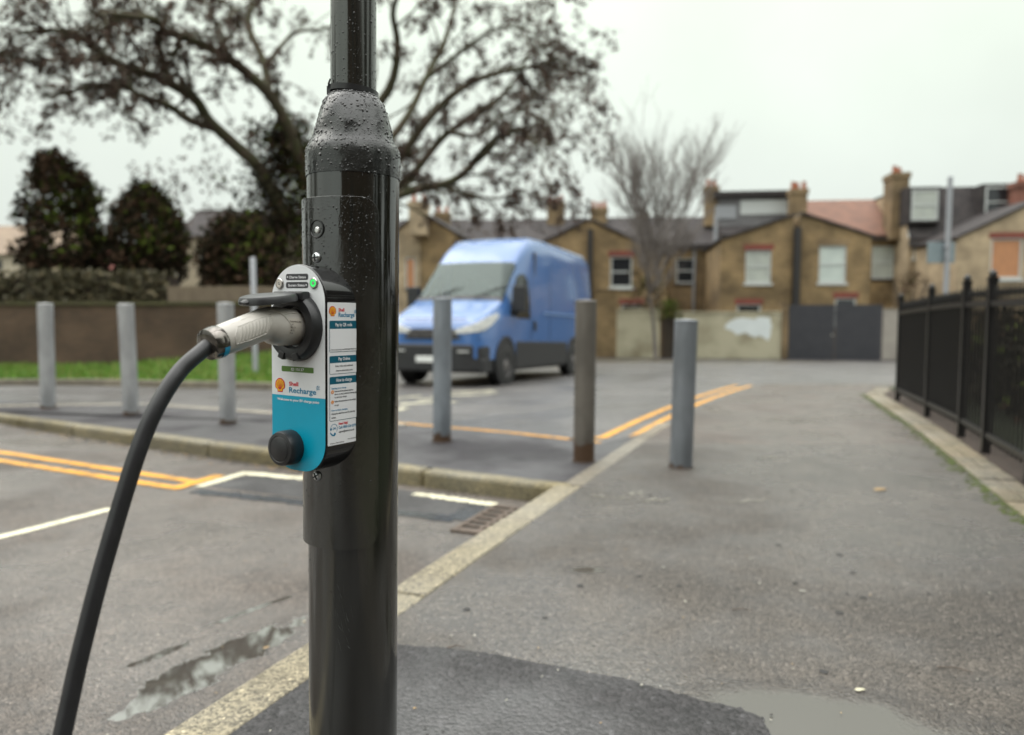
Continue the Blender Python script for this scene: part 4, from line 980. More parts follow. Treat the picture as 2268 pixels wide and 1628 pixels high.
def block(par, xl, xr, yridge, yeave, wd, brick, roofm, wins=(), yridge_r=None):
    u0, ze = fu(xl, yeave, wd); u1, _ = fu(xr, yeave, wd); run = 3.6; zr = fu((xl + xr) / 2, yridge, wd + run)[1]; ops = []
    for wv in wins:
        a, d_ = fu(wv[0], wv[1], wd); b, c = fu(wv[2], wv[3], wd); ops.append((a, c, b, d_))
    mb = MB(); wall_face(mb, u0, u1, ze, ze, wd, ops, -.6)
    for u in (u0, u1): mb.add([(u, wd, -.6), (u, wd + 2 * run, -.6), (u, wd + 2 * run, ze), (u, wd + run, zr), (u, wd, ze)], [(0, 1, 2, 3, 4) if u == u1 else (4, 3, 2, 1, 0)])
    mb.add([(u0, wd + 2*run, -.6), (u1, wd + 2*run, -.6), (u1, wd + 2*run, ze), (u0, wd + 2*run, ze)], [(3, 2, 1, 0)])
    mb.build('wall', brick, par)
    for o, wv in zip(ops, wins): window(par, *o, wd, wv[4], wv[5])
    k = MB(); dz = (zr - ze) / run
    slab(k, [(u0 - .05, wd - .2, ze - .2 * dz + .003), (u1 + .05, wd - .2, ze - .2 * dz + .003), (u1 + .05, wd + run, zr + .003), (u0 - .05, wd + run, zr + .003)], .09)
    slab(k, [(u0 - .05, wd + run, zr + .003), (u1 + .05, wd + run, zr + .003), (u1 + .05, wd + 2*run + .2, ze - .2 * dz + .003), (u0 - .05, wd + 2*run + .2, ze - .2 * dz + .003)], .09)
    rf = k.build('roof', roofm, par)
    MB().box((u0, wd - .30, ze - .28), (u1, wd - .21, ze - .16)).build('gutter', m_facia, par)
    return rf
def pipe(par, x, y0, y1, wd, r, m, bend=None):
    u, zt_ = fu(x, y0, wd); _, zb_ = fu(x, y1, wd); MB().tube([(u, wd - r - .02, zb_), (u, wd - r - .02, zt_)], r, 10).build('downpipe', m, par, 50)
G_T = 'terraced houses across the street'
# house behind the van's tail
hA = house('terraced_house', 'ochre brick house with a single white-framed window beside the van tail', group=G_T)
block(hA, 1010, 1480, 487, 540, 12, b_brn, m_slate)
outrigger(hA, 1306, 488, 1478, 566, 5, 7, b_yel, [(1352, 568, 1400, 636, m_pane, b_red), (1376, 674, 1421, 735, m_pane, b_red)])
outrigger(hA, 1150, 566, 1303, 488, 5.02, 7, b_yel, [])
pipe(hA, 1308, 508, 700, 5, .13, m_pipe)
chimney(hA, 1212, 1248, 447, 500, 14.5, b_brn); chimney(hA, 1308, 1344, 460, 500, 14.5, b_brn); chimney(hA, 1416, 1436, 470, 492, 15, b_brn, 1)
# recessed house with the pipes
hR = house('terraced_house', 'shaded brick house set back behind the bare tree, with pale downpipes', group=G_T)
block(hR, 1482, 1598, 484, 542, 11.5, b_brn, m_slate, [(1498, 572, 1540, 627, m_pane, None)])
pipe(hR, 1538, 545, 720, 11.5, .07, m_wpipe)
u0, z1 = fu(1545, 500, 9); u1, _ = fu(1578, 500, 9)
pipe(hR, 1585, 475, 720, 8.6, .09, m_wpipe)
chimney(hR, 1563, 1590, 412, 500, 13, b_brn, 2)
# pair either side of a dark gap
hB = house('terraced_house', 'yellow brick house with red lintels and a flat-roofed loft, left of the dark gap', group=G_T)
outrigger(hB, 1597, 532, 1758, 478, 5, 7, b_yel, [(1652, 554, 1707, 627, m_net, b_red), (1632, 674, 1684, 740, m_pane, b_red)])
block(hB, 1598, 1764, 470, 520, 12, b_brn, m_slate)
# flat roofed loft dormer
u0, z1 = fu(1586, 437, 13); u1, z0 = fu(1756, 500, 13)
dm = MB().box((u0, 13, z0 - .5), (u1, 16.5, z1)).build('loft_dormer', M('grey_cladding', (.17,.165,.17), (.13,.125,.13), 2, .7), hB)
MB().box((u0 - .15, 12.7, z1 + .002), (u1 + .15, 16.7, z1 + .28)).build('flat_roof', m_slate, dm)
a, d_ = fu(1640, 444, 13); b, c = fu(1745, 474, 13); MB().box((a, 12.95, c), (b, 12.998, d_)).build('white_panel', m_frm, dm)
a, d_ = fu(1584, 456, 13); b, c = fu(1630, 484, 13); MB().box((a, 12.94, c), (b, 12.997, d_)).build('loft_window', m_wpipe, dm)
chimney(hB, 1753, 1787, 418, 490, 11.5, b_brn, 3)
pipe(hB, 1765, 505, 690, 5, .17, m_pipe)  # thick black tube stands in for the dark gap between the houses
hC = house('terraced_house', 'yellow brick house with an orange tiled roof and a white blind above the grey gate', group=G_T)
outrigger(hC, 1774, 474, 1930, 524, 5.01, 7, b_yel, [(1815, 544, 1873, 626, m_blind, b_brn), (1850, 660, 1895, 720, m_pane, b_red)])
block(hC, 1768, 1990, 446, 522, 12, b_yel, m_tile, [(1932, 545, 1979, 617, m_net, None)])
chimney(hC, 1978, 2010, 382, 530, 11.2, b_brn, 2, 1.4)
hD = house('terraced_house', 'house with a dark slate mansard roof and two white dormer windows', group=G_T)
u0, ze = fu(2012, 527, 10); u1, _ = fu(2262, 527, 10); zr = fu(2140, 418, 11.2)[1]; ops = []
mb = MB(); wall_face(mb, u0, u1, ze, ze, 10, [], -.6)
for u in (u0, u1): mb.add([(u, 10, -.6), (u, 17, -.6), (u, 17, zr), (u, 11.2, zr), (u, 10, ze)], [(0, 1, 2, 3, 4)])
mb.build('wall', b_pale, hD)
k = MB(); slab(k, [(u0, 9.85, ze - .1), (u1, 9.85, ze - .1), (u1, 11.2, zr), (u0, 11.2, zr)], .1); slab(k, [(u0, 11.2, zr + .003), (u1, 11.2, zr + .003), (u1, 17, zr + .1), (u0, 17, zr + .1)], .1); rf = k.build('roof', m_slate, hD)
for (xa, ya, xb, yb) in ((2020, 421, 2076, 488), (2183, 414, 2241, 481)):
    a, d_ = fu(xa, ya, 9.9); b, c = fu(xb, yb, 9.9); dmr = MB().box((a - .12, 9.95, c - .15), (b + .12, 11.6, d_ + .16)).build('dormer', m_slate, hD); window(dmr, a, c, b, d_, 9.80, m_net if xa < 2100 else m_pane)
a, d_ = fu(2010, 533, 10); MB().box((a, 9.72, ze - .42), (u1, 9.84, ze - .14)).build('gutter', m_facia, hD)
a, d_ = fu(2024, 540, 10); b, c = fu(2056, 572, 10); window(hD, a, c, b, d_, 9.9, m_pane, b_red)
hE = house('terraced_house', 'brick gable house with an orange boarded window above the railing', group=G_T)
outrigger(hE, 2122, 527, 2310, 440, 5, 6.9, b_pale, [(2196, 528, 2262, 617, m_board, b_red)])
outrigger(hE, 2312, 440, 2500, 527, 5, 6.9, b_pale, [(2370, 540, 2430, 617, m_pane, b_red)])
chimney(hE, 2254, 2296, 402, 470, 9, bricks('dull_red_brick', (.22,.085,.055), (.18,.07,.05), (.2,.13,.1)), 2)
# ochre gable behind the van's left
hF = house('terraced_house', 'tan gable house seen between the post and the van', group=G_T)
outrigger(hF, 820, 560, 930, 470, 9, 8, b_pale, [(897, 570, 920, 640, m_board, None)])
outrigger(hF, 932, 470, 1012, 520, 9, 8, b_yel, [])
block(hF, 780, 1008, 490, 540, 17.2, b_brn, m_slate)
chimney(hF, 905, 942, 446, 520, 8.2, b_pale, 2); chimney(hF, 962, 992, 470, 520, 14, b_brn, 2)

# garden walls and gates, at the back of the street
m_ren = M('cream_render', (.47,.43,.31), (.25,.215,.14), 1.1, .8, lo=.42, hi=.72, bump=.3, bscale=9, bdist=.02)
def gwall(xl, xr, ytop, lab, mat_, thick=.22, wd=0, name='garden_wall', cat='wall'):
    u0, z1 = fu(xl, ytop, wd); u1, _ = fu(xr, ytop, wd); o = thing(name, lab, cat, F0, FY)
    MB().box((u0, wd, -.35), (u1, wd + thick, z1 - .06)).build('wall', mat_, o)
    MB().box((u0 - .03, wd - .04, z1 - .058), (u1 + .03, wd + thick + .04, z1)).build('coping', m_ren if mat_ is m_ren else b_brn, o, bevel=.01)
    return o, u0, u1, z1
gwall(1366, 1462, 684, 'cream rendered garden wall right of the van', m_ren)
o, u0, u1, z1 = gwall(1496, 1735, 690, 'long cream garden wall with a whitewashed patch', m_ren)
a, d_ = fu(1606, 702, 0); b, c = fu(1706, 752, 0)
P0 = [(a, d_ - .35), (a + .25, d_ - .12), (a + .6, d_ - .02), (a + 1.1, d_ - .08), (b - .3, d_ + .03), (b, d_ - .05), (b + .04, c + .25), (b - .12, c - .06), (b - .35, c + .12), (a + 1.1, c + .10), (a + .8, c + .26), (a + .45, c + .20), (a + .3, c + .34), (a + .05, c + .42)]
P = []
for (p0, q0_), (p1, q1_) in zip(P0, P0[1:] + P0[:1]):
    for i in range(5): P.append((p0 + (p1 - p0) * i / 5 + random.uniform(-.04, .04), q0_ + (q1_ - q0_) * i / 5 + random.uniform(-.04, .04)))
MB().prism(P, lambda u, z: (u, -.001, z), lambda u, z: (u, -.006, z)).build('whitewash_patch', M('whitewash', (.72,.76,.76), (.66,.70,.70), 2, .7), o)
gwall(1734, 1747, 668, 'brown brick gate pillar left of the grey gate', b_brn, .4, -.1, 'gate_pillar', 'pillar')
gwall(1958, 1990, 680, 'pale concrete wall end between the grey gate and the railing', M('pale_concrete', (.36,.33,.29), (.30,.27,.24), 2, .8))
gwall(1320, 1364, 640, 'ochre brick wall stub beside the cream wall', b_yel)
gwall(1991, 2330, 694, 'brick garden wall behind the railing', b_brn)
gt = thing('garden_gate', 'dark grey boarded double gate across the street', 'gate', F0, FY)
u0, z1 = fu(1748, 675, -.02); u1, _ = fu(1956, 675, -.02); um = (u0 + u1) / 2
m_gate = M('anthracite_boards', (.034,.034,.042), (.045,.045,.052), 3, .5)
for p0, p1 in ((u0, um - .008), (um + .008, u1)):
    k = MB(); nb = 14
    for i in range(nb): k.box((p0 + (p1 - p0) * i / nb, -.02, .06), (p0 + (p1 - p0) * (i + 1) / nb - .008, .02, z1))
    lf = k.build('gate_leaf', m_gate, gt)
    MB().box((p0, .021, .35), (p1, .06, .47)).box((p0, .021, z1 - .4), (p1, .06, z1 - .28)).build('brace', m_gate, lf)
MB().box((um - .16, -.05, 1.02), (um - .06, -.021, 1.10)).build('latch', m_steel, gt)
dg_ = thing('garden_door', 'dark narrow garden door between the two cream walls', 'door', F0, FY)
u0, z1 = fu(1464, 702, .05); u1, _ = fu(1494, 702, .05)
k = MB()
for i in range(5): k.box((u0 + (u1 - u0) * i / 5, .05, .05), (u0 + (u1 - u0) * (i + 1) / 5 - .008, .10, z1))
k.build('door_leaf', M('dark_brown_wood', (.05,.032,.022), (.035,.024,.018), 3, .6), dg_)
# far kerb
mb = MB(); mb.box((-30, -1.6, -.05), (40, -.001, .10)); o = mb.build('pavement', m_isl); o.location = F0; o.rotation_euler = (0, 0, FY); tag(o, 'narrow far pavement at the foot of the garden walls', 'pavement', kind='structure')
mb = MB()
for i in range(76): mb.box((-30 + i * .915, -1.75, -.1), (-30 + i * .915 + .905, -1.603, .105))
o = mb.build('kerb', m_kerbm, bevel=.02); o.location = F0; o.rotation_euler = (0, 0, FY); tag(o, 'far kerb along the other side of the street', 'kerb', kind='structure')

# ------------------------------------------------------------------ left side: grass bank, wall, hedge, fences
YW = 18.0
def bank_z(x): return at(x, 812 if x < 200 else 812 - (x - 200) * .075, YW).z
gb = MB(); vs = []; cols = list(range(-500, 741, 20)); rows = 8
for x in cols:
    yf = 850 + max(0, x - 200) * .022
    a = gnd(x, yf, -.02); b = at(x, 0, YW); zt_ = bank_z(x)
    for r_ in range(rows + 1):
        t = r_ / rows; p = Vector((a.x + (b.x - a.x) * t, a.y + (YW - a.y) * t, 0)); vs.append((p.x, p.y, a.z + .06 + (zt_ - a.z - .06) * t + random.uniform(-.02, .02)))
n1 = rows + 1
gb.add(vs, [(i*n1 + j, i*n1 + j + 1, (i+1)*n1 + j + 1, (i+1)*n1 + j) for i in range(len(cols) - 1) for j in range(rows)])
m_turf = M('green_turf', (.10,.20,.02), (.065,.12,.02), 1.2, .9, bump=.8, bscale=30, bdist=.05)
struct('verge', gb, m_turf, 'grass bank in front of the brown brick wall', 'verge', 60)
gr = MB()
for _ in range(15000):
    i = random.randrange(len(cols) - 1); j = random.randrange(rows); f, g_ = random.random(), random.random()
    A, B, C_, D_ = [Vector(vs[q]) for q in (i*n1 + j, (i+1)*n1 + j, i*n1 + j + 1, (i+1)*n1 + j + 1)]; p = A.lerp(B, f).lerp(C_.lerp(D_, f), g_)
    a = random.random() * 6.28; h_ = random.uniform(.05, .16); dx, dy = math.cos(a) * .018, math.sin(a) * .018
    gr.add([p + Vector((-dx, -dy, 0)), p + Vector((dx, dy, 0)), p + Vector((random.uniform(-.05, .05), random.uniform(-.05, .05), h_))], [(0, 1, 2)], 0 if random.random() < .7 else 1)
tag(gr.build('grass', [M('grass_blade', (.12,.26,.02), (.08,.16,.02), 2, .6), M('grass_blade_dry', (.20,.22,.05), rough=.7)]), 'bright green grass growing on the bank by the wall', 'grass', kind='stuff')
kb = MB(); pts = [tuple(gnd(x, 853 + max(0, x - 200) * .022, -.025)[:2]) for x in range(720, -520, -60)]
kerb_row(kb, pts, .14, .09, -.1, 1.1, side=1)
struct('kerb', kb, M('weathered_kerb', (.22,.19,.14), (.15,.13,.10), 3, .7), 'weathered kerb along the front of the grass bank', 'kerb', bevel=.015)
m_wallb = bricks('brown_red_brick', (.105,.062,.040), (.08,.048,.032), (.09,.075,.058))
lw = thing('brick_wall', 'long dark brown brick wall above the grass bank at left', 'wall', (0, YW, 0))
xa, xb = at(-500, 700, YW).x, at(735, 700, YW).x; zt_ = at(300, 668, YW).z
MB().box((xa, .02, -.8), (xb, .25, zt_ - .08)).build('wall', m_wallb, lw)
MB().box((xa, -.02, zt_ - .078), (xb, .29, zt_)).build('coping', M('mossy_coping', (.09,.085,.035), (.06,.05,.03), 3, .9), lw)
fn = thing('timber_fence', 'pale close-boarded timber fence rising behind the brick wall', 'fence', (0, YW + .6, 0))
xa, xb = at(372, 700, YW + .6).x, at(740, 700, YW + .6).x; zf = at(450, 634, YW + .6).z
k = MB(); n_ = int((xb - xa) / .12)
for i in range(n_): k.box((xa + i * .12, random.uniform(0, .012), -.5), (xa + i * .12 + .113, .03, zf + random.uniform(-.015, .015)))
k.build('board_panel', M('weathered_timber', (.21,.165,.115), (.15,.115,.08), 5, .8, stretch=(6, 6, .6)), fn)
for i in range(0, 5): MB().box((xa + i * 1.0, .032, -.5), (xa + i * 1.0 + .1, .13, zf - .05)).build('post', m_facia, fn)

def leaves(mb, c, rx, ry, rz, n, size, mi=0, shell_=.5, mats=None):
    for _ in range(n):
        while True:
            p = Vector((random.uniform(-1, 1), random.uniform(-1, 1), random.uniform(-1, 1)))
            if p.length <= 1 and (p.length > shell_ or random.random() < .3): break
        q = Vector((c[0] + p.x * rx, c[1] + p.y * ry, c[2] + p.z * rz)); d = Vector((random.gauss(0, 1), random.gauss(0, 1), random.gauss(0, 1))).normalized()
        t = d.cross(Vector((random.gauss(0, 1), random.gauss(0, 1), random.gauss(0, 1)))).normalized(); b = d.cross(t); s = size * random.uniform(.6, 1.3)
        mb.add([q - t * s, q + b * s * .5, q + t * s, q - b * s * .5], [(0, 1, 2, 3)], mi if mats is None else random.choices(range(len(mats)), mats)[0])
m_hd = M('hedge_leaf', (.085,.072,.036), (.06,.054,.028), 8, .7); m_hd2 = M('hedge_leaf_light', (.16,.13,.07), rough=.7)
hg = thing('hedge', 'clipped olive-brown hedge behind the left part of the brick wall', 'hedge', (0, YW + 1, 0))
k = MB(); xa, xb = at(-400, 700, YW + 1).x, at(385, 700, YW + 1).x; zh = at(200, 600, YW + 1).z
for _ in range(11000):
    p = Vector((random.uniform(xa, xb), random.uniform(-.35, .5), random.uniform(.2, zh + random.uniform(-.06, .04))))
    if random.random() < .55: p.y = -.35 + abs(random.gauss(0, .05))
    leaves(k, p, .02, .02, .02, 1, .085, 0, 0, (4, 1))
k.build('foliage', [m_hd, m_hd2], hg)
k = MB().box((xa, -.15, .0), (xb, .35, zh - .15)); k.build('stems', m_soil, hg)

# evergreens
m_ev = M('evergreen_dark', (.026,.022,.012), (.016,.015,.009), 6, .9, spec=.1); m_evg = M('evergreen_green', (.075,.10,.018), rough=.9, spec=.1); m_evb = M('evergreen_brown', (.085,.050,.032), (.055,.034,.022), 6, .9, spec=.1)
m_bark = M('grey_bark', (.085,.068,.050), (.05,.04,.03), 6, .9, bump=.6, bscale=14, bdist=.03)
def evergreen(prof, Y, lab, seed, brown):
    """prof: list of (y, xl, xr) outline in picture units"""
    random.seed(seed); xm = (prof[-1][1] + prof[-1][2]) / 2; base = at(xm, 690, Y); root = Vector((base.x, Y, zg(Y))); o = thing('evergreen_tree', lab, 'tree', root, 0, 'dark evergreens beyond the brick wall'); k = MB()
    for _ in range(430):
        t = random.random() ** .75; i = min(len(prof) - 2, int(t * (len(prof) - 1))); f = t * (len(prof) - 1) - i
        y = prof[i][0] * (1 - f) + prof[i+1][0] * f; xl = prof[i][1] * (1 - f) + prof[i+1][1] * f; xr = prof[i][2] * (1 - f) + prof[i+1][2] * f
        hw = (xr - xl) / 2 * Y / FPX; c = at((xl + xr) / 2, y, Y); a = random.random() * 6.28; rr = hw * math.sqrt(random.uniform(.2, 1)) * .95
        p = Vector((c.x + rr * math.cos(a), c.y + rr * math.sin(a), c.z)) - root; s = random.uniform(.12, .34)
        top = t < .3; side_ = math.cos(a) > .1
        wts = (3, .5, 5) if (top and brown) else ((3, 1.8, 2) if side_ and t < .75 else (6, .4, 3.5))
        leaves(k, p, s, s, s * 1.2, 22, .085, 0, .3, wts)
    k.build('crown', [m_ev, m_evg, m_evb], o)
    c = at(xm, prof[-1][0], Y) - root; MB().tube([(0, 0, -.3), (c.x * .5, 0, c.z * .5), (c.x, 0, c.z + 1.2)], [.16, .13, .06], 8).build('trunk', m_bark, o, 50)
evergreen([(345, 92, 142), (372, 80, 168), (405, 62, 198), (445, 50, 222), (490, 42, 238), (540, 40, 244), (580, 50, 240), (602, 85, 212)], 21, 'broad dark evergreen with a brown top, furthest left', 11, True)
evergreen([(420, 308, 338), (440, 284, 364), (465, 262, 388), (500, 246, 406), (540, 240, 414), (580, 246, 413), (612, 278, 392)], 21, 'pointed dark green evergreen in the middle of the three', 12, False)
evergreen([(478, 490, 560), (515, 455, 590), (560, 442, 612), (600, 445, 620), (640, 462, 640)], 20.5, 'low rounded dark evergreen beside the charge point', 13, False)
random.seed(21)

# ------------------------------------------------------------------ big tree with hanging brown leaves
YT = 25.0
m_bk2 = M('brown_green_bark', (.070,.052,.034), (.060,.060,.025), 3, .9, bump=.6, bscale=10, bdist=.04)
m_lf = [M('dead_leaf', (.105,.068,.052), (.08,.054,.044), 3, .85, spec=.15), M('dead_leaf_light', (.16,.115,.09), rough=.8, spec=.15), M('dead_leaf_dark', (.06,.041,.034), rough=.9, spec=.1)]
tb = at(705, 690, YT); tr = Vector((tb.x, YT, zg(YT)))
big = thing('plane_tree', 'huge spreading tree with clusters of brown dead leaves behind the post', 'tree', tr)
tm_, lm = MB(), MB()
def limb(P, r0, r1, nseg=4):
    q = smooth_pts([Vector(p) for p in P], nseg); n_ = len(q); rad = [r0 + (r1 - r0) * (i / (n_ - 1)) ** .8 for i in range(n_)]
    tm_.tube([p - tr for p in q], rad, 8 if r0 > .06 else 5); return q, rad
def twig(p, d, ln, r, lvl):
    n_ = 5; P = [p]; dd = d.normalized()
    for i in range(n_):
        dd = (dd + Vector((random.gauss(0, .22), random.gauss(0, .22), random.gauss(0, .16) - .10 * (lvl > 0)))).normalized(); P.append(P[-1] + dd * ln / n_)
    tm_.tube([x - tr for x in P], [r * (1 - .75 * i / n_) for i in range(n_ + 1)], 5 if lvl == 0 else 4, cap=False)
    if lvl < 2:
        for _ in range(random.choice((2, 3, 4)) if lvl == 0 else random.choice((1, 2, 3))):
            i = random.randrange(1, n_ + 1); twig(P[i], dd + Vector((random.gauss(0, .8), random.gauss(0, .8), random.gauss(-.1, .5))), ln * random.uniform(.35, .65), r * .5, lvl + 1)
    if lvl >= 1:
        for i in range(2, n_ + 1):
            if random.random() < .56: clump(P[i] + Vector((0, 0, -.08)))
def clump(p):
    s = random.choice((.05, .08, .10, .13, .18)); leaves(lm, p - tr, s, s, s * 1.35, int(3 + s * 70), .058, 0, .1, (5, 1.2, 3))
def J(pts, k=.0):
    dpt = random.uniform(-1, 1); return [at(x, y, YT + dpt * i * .8 * (1 if k == 0 else k)) for i, (x, y) in enumerate(pts)]
cr = .3374
L1 = [(x * cr, y * cr) for x, y in ((1900, 1480), (1720, 1130), (1540, 950), (1370, 790), (1280, 650), (1080, 530), (960, 480), (750, 410), (600, 300), (500, 230), (350, 200), (120, 215))]
L1b = [(x * cr, y * cr) for x, y in ((1400, 840), (1250, 790), (1100, 690), (900, 620), (840, 560), (700, 560), (520, 590), (300, 640))]
L2 = [(x * cr, y * cr) for x, y in ((2000, 1250), (1950, 1000), (1880, 800), (1750, 600), (1560, 430), (1400, 330), (1200, 240), (1080, 210), (1030, 130), (880, 105), (650, 80))]
L2b = [(x * cr, y * cr) for x, y in ((1090, 520), (1055, 350), (1045, 230), (1085, 110), (1110, 20))]
L2c = [(x * cr, y * cr) for x, y in ((1100, 370), (1200, 300), (1330, 290))]
L3 = [(x * cr, y * cr) for x, y in ((1760, 610), (1740, 430), (1640, 200), (1640, 80), (1700, 0), (1730, -60))]
L3b = [(x * cr, y * cr) for x, y in ((1745, 430), (1850, 300), (1950, 210), (2160, 180), (2350, 60))]
L4 = [(x * cr, y * cr) for x, y in ((740, 400), (560, 390), (300, 400), (60, 410), (-200, 440))]
L5 = [(1000 * cr, 150 * cr), (900 * cr, 40 * cr), (860 * cr, -20 * cr)]
trunk = [(705, 800), (703, 700), (700, 600), (698, 520), (690, 430)]
TR = [(705, 470), (760, 400), (830, 345), (900, 262), (945, 170), (985, 90), (1005, 20), (1015, -20)]
R1 = [(710, 500), (790, 440), (870, 370), (950, 262), (1030, 190), (1110, 160), (1175, 148), (1225, 135)]
R2 = [(715, 520), (800, 460), (900, 400), (985, 300), (1080, 240), (1140, 180), (1170, 120)]
R3 = [(715, 540), (800, 490), (890, 430), (1000, 402), (1060, 350), (1110, 300), (1160, 290), (1190, 330)]
R4 = [(700, 460), (760, 330), (860, 200), (880, 100), (870, 30), (885, -20)]
R5 = [(900, 420), (960, 410), (1040, 430), (1100, 440), (1160, 420)]
R6 = [(985, 290), (1060, 300), (1120, 250), (1190, 235)]
R7 = [(950, 170), (1040, 100), (1110, 60), (1180, 70)]
tm_.tube([at(x, y, YT) - tr if i else Vector((0, 0, -.3)) for i, (x, y) in enumerate(trunk)], [.62, .52, .46, .42, .34], 14)
for P, r0, r1, dens in ((L1, .24, .05, 2.0), (L1b, .15, .04, 1.7), (L2, .24, .05, 1.7), (L2b, .13, .04, 1.2), (L2c, .07, .03, 1), (L3, .16, .05, 1.1), (L3b, .09, .03, 1.2), (L4, .08, .03, 1.6), (L5, .07, .03, 1.6), (TR, .22, .05, 1.2), (R1, .22, .04, 1.9), (R2, .2, .04, 1.9), (R3, .2, .04, 2.2), (R4, .2, .06, 1), (R5, .1, .03, 2.4), (R6, .09, .03, 2.0), (R7, .08, .03, 2)):
    q, rad = limb(J(P), r0, r1); n_ = len(q)
    for i in range(n_ // 4, n_):
        for _ in range(2):
            if random.random() < dens * .21 * (1.3 if i > n_ * .6 else .8):
                dd = (q[min(i+1, n_-1)] - q[max(0, i-1)]).normalized() + Vector((random.gauss(0, .8), random.gauss(0, .8), random.gauss(.05, .7)))
                twig(q[i], dd, random.uniform(1.0, 2.6), max(.02, rad[i] * .4), 0)
# hanging leafy sprays below the limbs
for x, y, n_ in ((330, 395, 9), (380, 440, 9), (420, 400, 8), (470, 430, 10), (450, 360, 7), (120, 320, 5), (50, 225, 7), (200, 200, 12), (160, 240, 9), (240, 240, 9), (110, 130, 7), (930, 395, 10), (1000, 370, 9), (900, 330, 8), (1100, 400, 8), (1170, 330, 7), (1020, 330, 8), (1120, 480, 6), (560, 300, 10), (600, 330, 12), (640, 280, 10)):
    for _ in range(int(n_ * 1.8)): clump(at(x + random.gauss(0, 34), y + random.gauss(0, 26), YT + random.gauss(0, 1.2)))
tm_.build('trunk', m_bk2, big, 60); lm.build('crown', m_lf, big)
iv = MB()
for _ in range(400):                     # dense ivy and dead growth round the trunk
    t = random.random(); x = 640 + random.gauss(-18, 58) * (1 - .35 * t); y = 640 - t * 370; p = at(x, y, YT + random.uniform(-.8, .6)) - tr; leaves(iv, p, .35, .35, .4, 26, .085, 0, .1, (2.2, .8, 6) if x < 640 else (2.5, 2.2, 4))
iv.build('ivy', [m_evb, m_evg, m_ev], big)

# ------------------------------------------------------------------ bare tree by the houses
YB2 = 29.5
bt = at(1456, 690, YB2); br_ = Vector((bt.x, YB2, zg(YB2))); bare = thing('bare_tree', 'leafless tree with upright fanning branches in front of the houses', 'tree', br_)
tm_ = MB(); tr0 = tr; tr = br_
def fan(p, d, ln, r, lvl):
    n_ = 6; P = [p]; dd = d.normalized()
    for i in range(n_):
        dd = (dd + Vector((random.gauss(0, .07), random.gauss(0, .07), .045))).normalized(); P.append(P[-1] + dd * ln / n_)
    tm_.tube([x - tr for x in P], [max(.005, r * (1 - .7 * i / n_)) for i in range(n_ + 1)], 6 if lvl < 2 else 4, cap=False)
    if lvl < 4:
        for _ in range((5, 6, 5, 4)[lvl]):
            i = random.randrange(1 if lvl else 3, n_ + 1); fan(P[i], dd + Vector((random.gauss(0, .42), random.gauss(0, .42), random.gauss(.1, .15))), ln * random.uniform(.45, .7), r * .55, lvl + 1)
fan(br_ + Vector((0, 0, -.2)), Vector((0, 0, 1)), 3.4, .095, 0)
for a in list(range(9)) + [2, 3, 4, 5, 6]:
    p = at(1456 + random.uniform(-3, 3), 545 + (a * 5 % 9) * 9, YB2); fan(p, Vector((-.88 + .21 * a, random.uniform(-.4, .4), 1)), random.uniform(2.6, 3.3), .038, 1)
tm_.build('trunk', M('grey_twig_bark', (.21,.185,.17), (.14,.12,.108), 4, .9), bare, 60)
# shrubs
def shrub(x, y0, y1, wpx, Y, lab, wts, n_, name='shrub'):
    c = at(x, (y0 + y1) / 2, Y); root = Vector((c.x, Y, zg(Y))); o = thing(name, lab, 'shrub', root); k = MB(); hh = (y1 - y0) / 2 * Y / FPX; ww = wpx / 2 * Y / FPX
    for _ in range(n_):
        p = Vector((random.gauss(0, .45) * ww, random.gauss(0, .4) * ww, random.uniform(-1, .9) * hh)); s = .22; leaves(k, p + c - root, s, s, s, 16, .07, 0, .1, wts)
    k.build('foliage', [m_ev, m_evg, m_evb], o); k = MB()
    for i in range(6): a = random.random() * 6.28; k.tube([(0, 0, -.1), (ww * .3 * math.cos(a), ww * .3 * math.sin(a), (c - root).z * .7), (ww * .7 * math.cos(a), ww * .7 * math.sin(a), (c - root).z + hh * .6)], [.04, .03, .01], 5)
    k.build('stem', m_bark, o)
shrub(1482, 662, 705, 42, 31.0, 'yellow-green ivy bush over the narrow garden door', (1, 6, 1), 22)
shrub(2015, 600, 720, 100, 34.5, 'bare brown bush behind the concrete wall end', (1, .3, 6), 40)
shrub(1440, 600, 690, 110, 33.5, 'olive-brown climber on the house wall behind the bare tree', (2, 1.5, 5), 45)

# ------------------------------------------------------------------ sign posts, distant houses on the left
def sign_post(x, ybase, ytop, Y, r, lab, plate=None):
    b = at(x, ybase, Y); t = at(x, ytop, Y); root = Vector((b.x, Y, zg(Y) - .03)); o = thing('sign_post', lab, 'sign post', root)
    MB().lathe([(r, -.1), (r, t.z - root.z), (r * .6, t.z - root.z + .02), (0, t.z - root.z + .02)], 16).build('pole', m_wpipe, o, 50)
    if plate:
        p0 = at(plate[0], plate[1], Y) - root; p1 = at(plate[2], plate[3], Y) - root
        pl2 = MB().box((p0.x, r + .012, p1.z), (p1.x, r + .018, p0.z)).build('sign_plate', M('grey_sign_back', (.24,.29,.31), (.20,.245,.265), 3, .45, metal=.2), o, bevel=.002)
        for zz in (.25, .75): z = p1.z + (p0.z - p1.z) * zz; MB().box((-r - .02, -r - .01, z - .02), (r + .02, r + .011, z + .02)).build('clamp', m_wpipe, pl2)
sign_post(2090, 760, 392, 22, .07, 'tall grey signpost with the blank back of a sign, right of the gate', (2058, 535, 2118, 582))
sign_post(567, 862, 572, 14.5, .05, 'slim grey signpost standing behind the charge point plug')
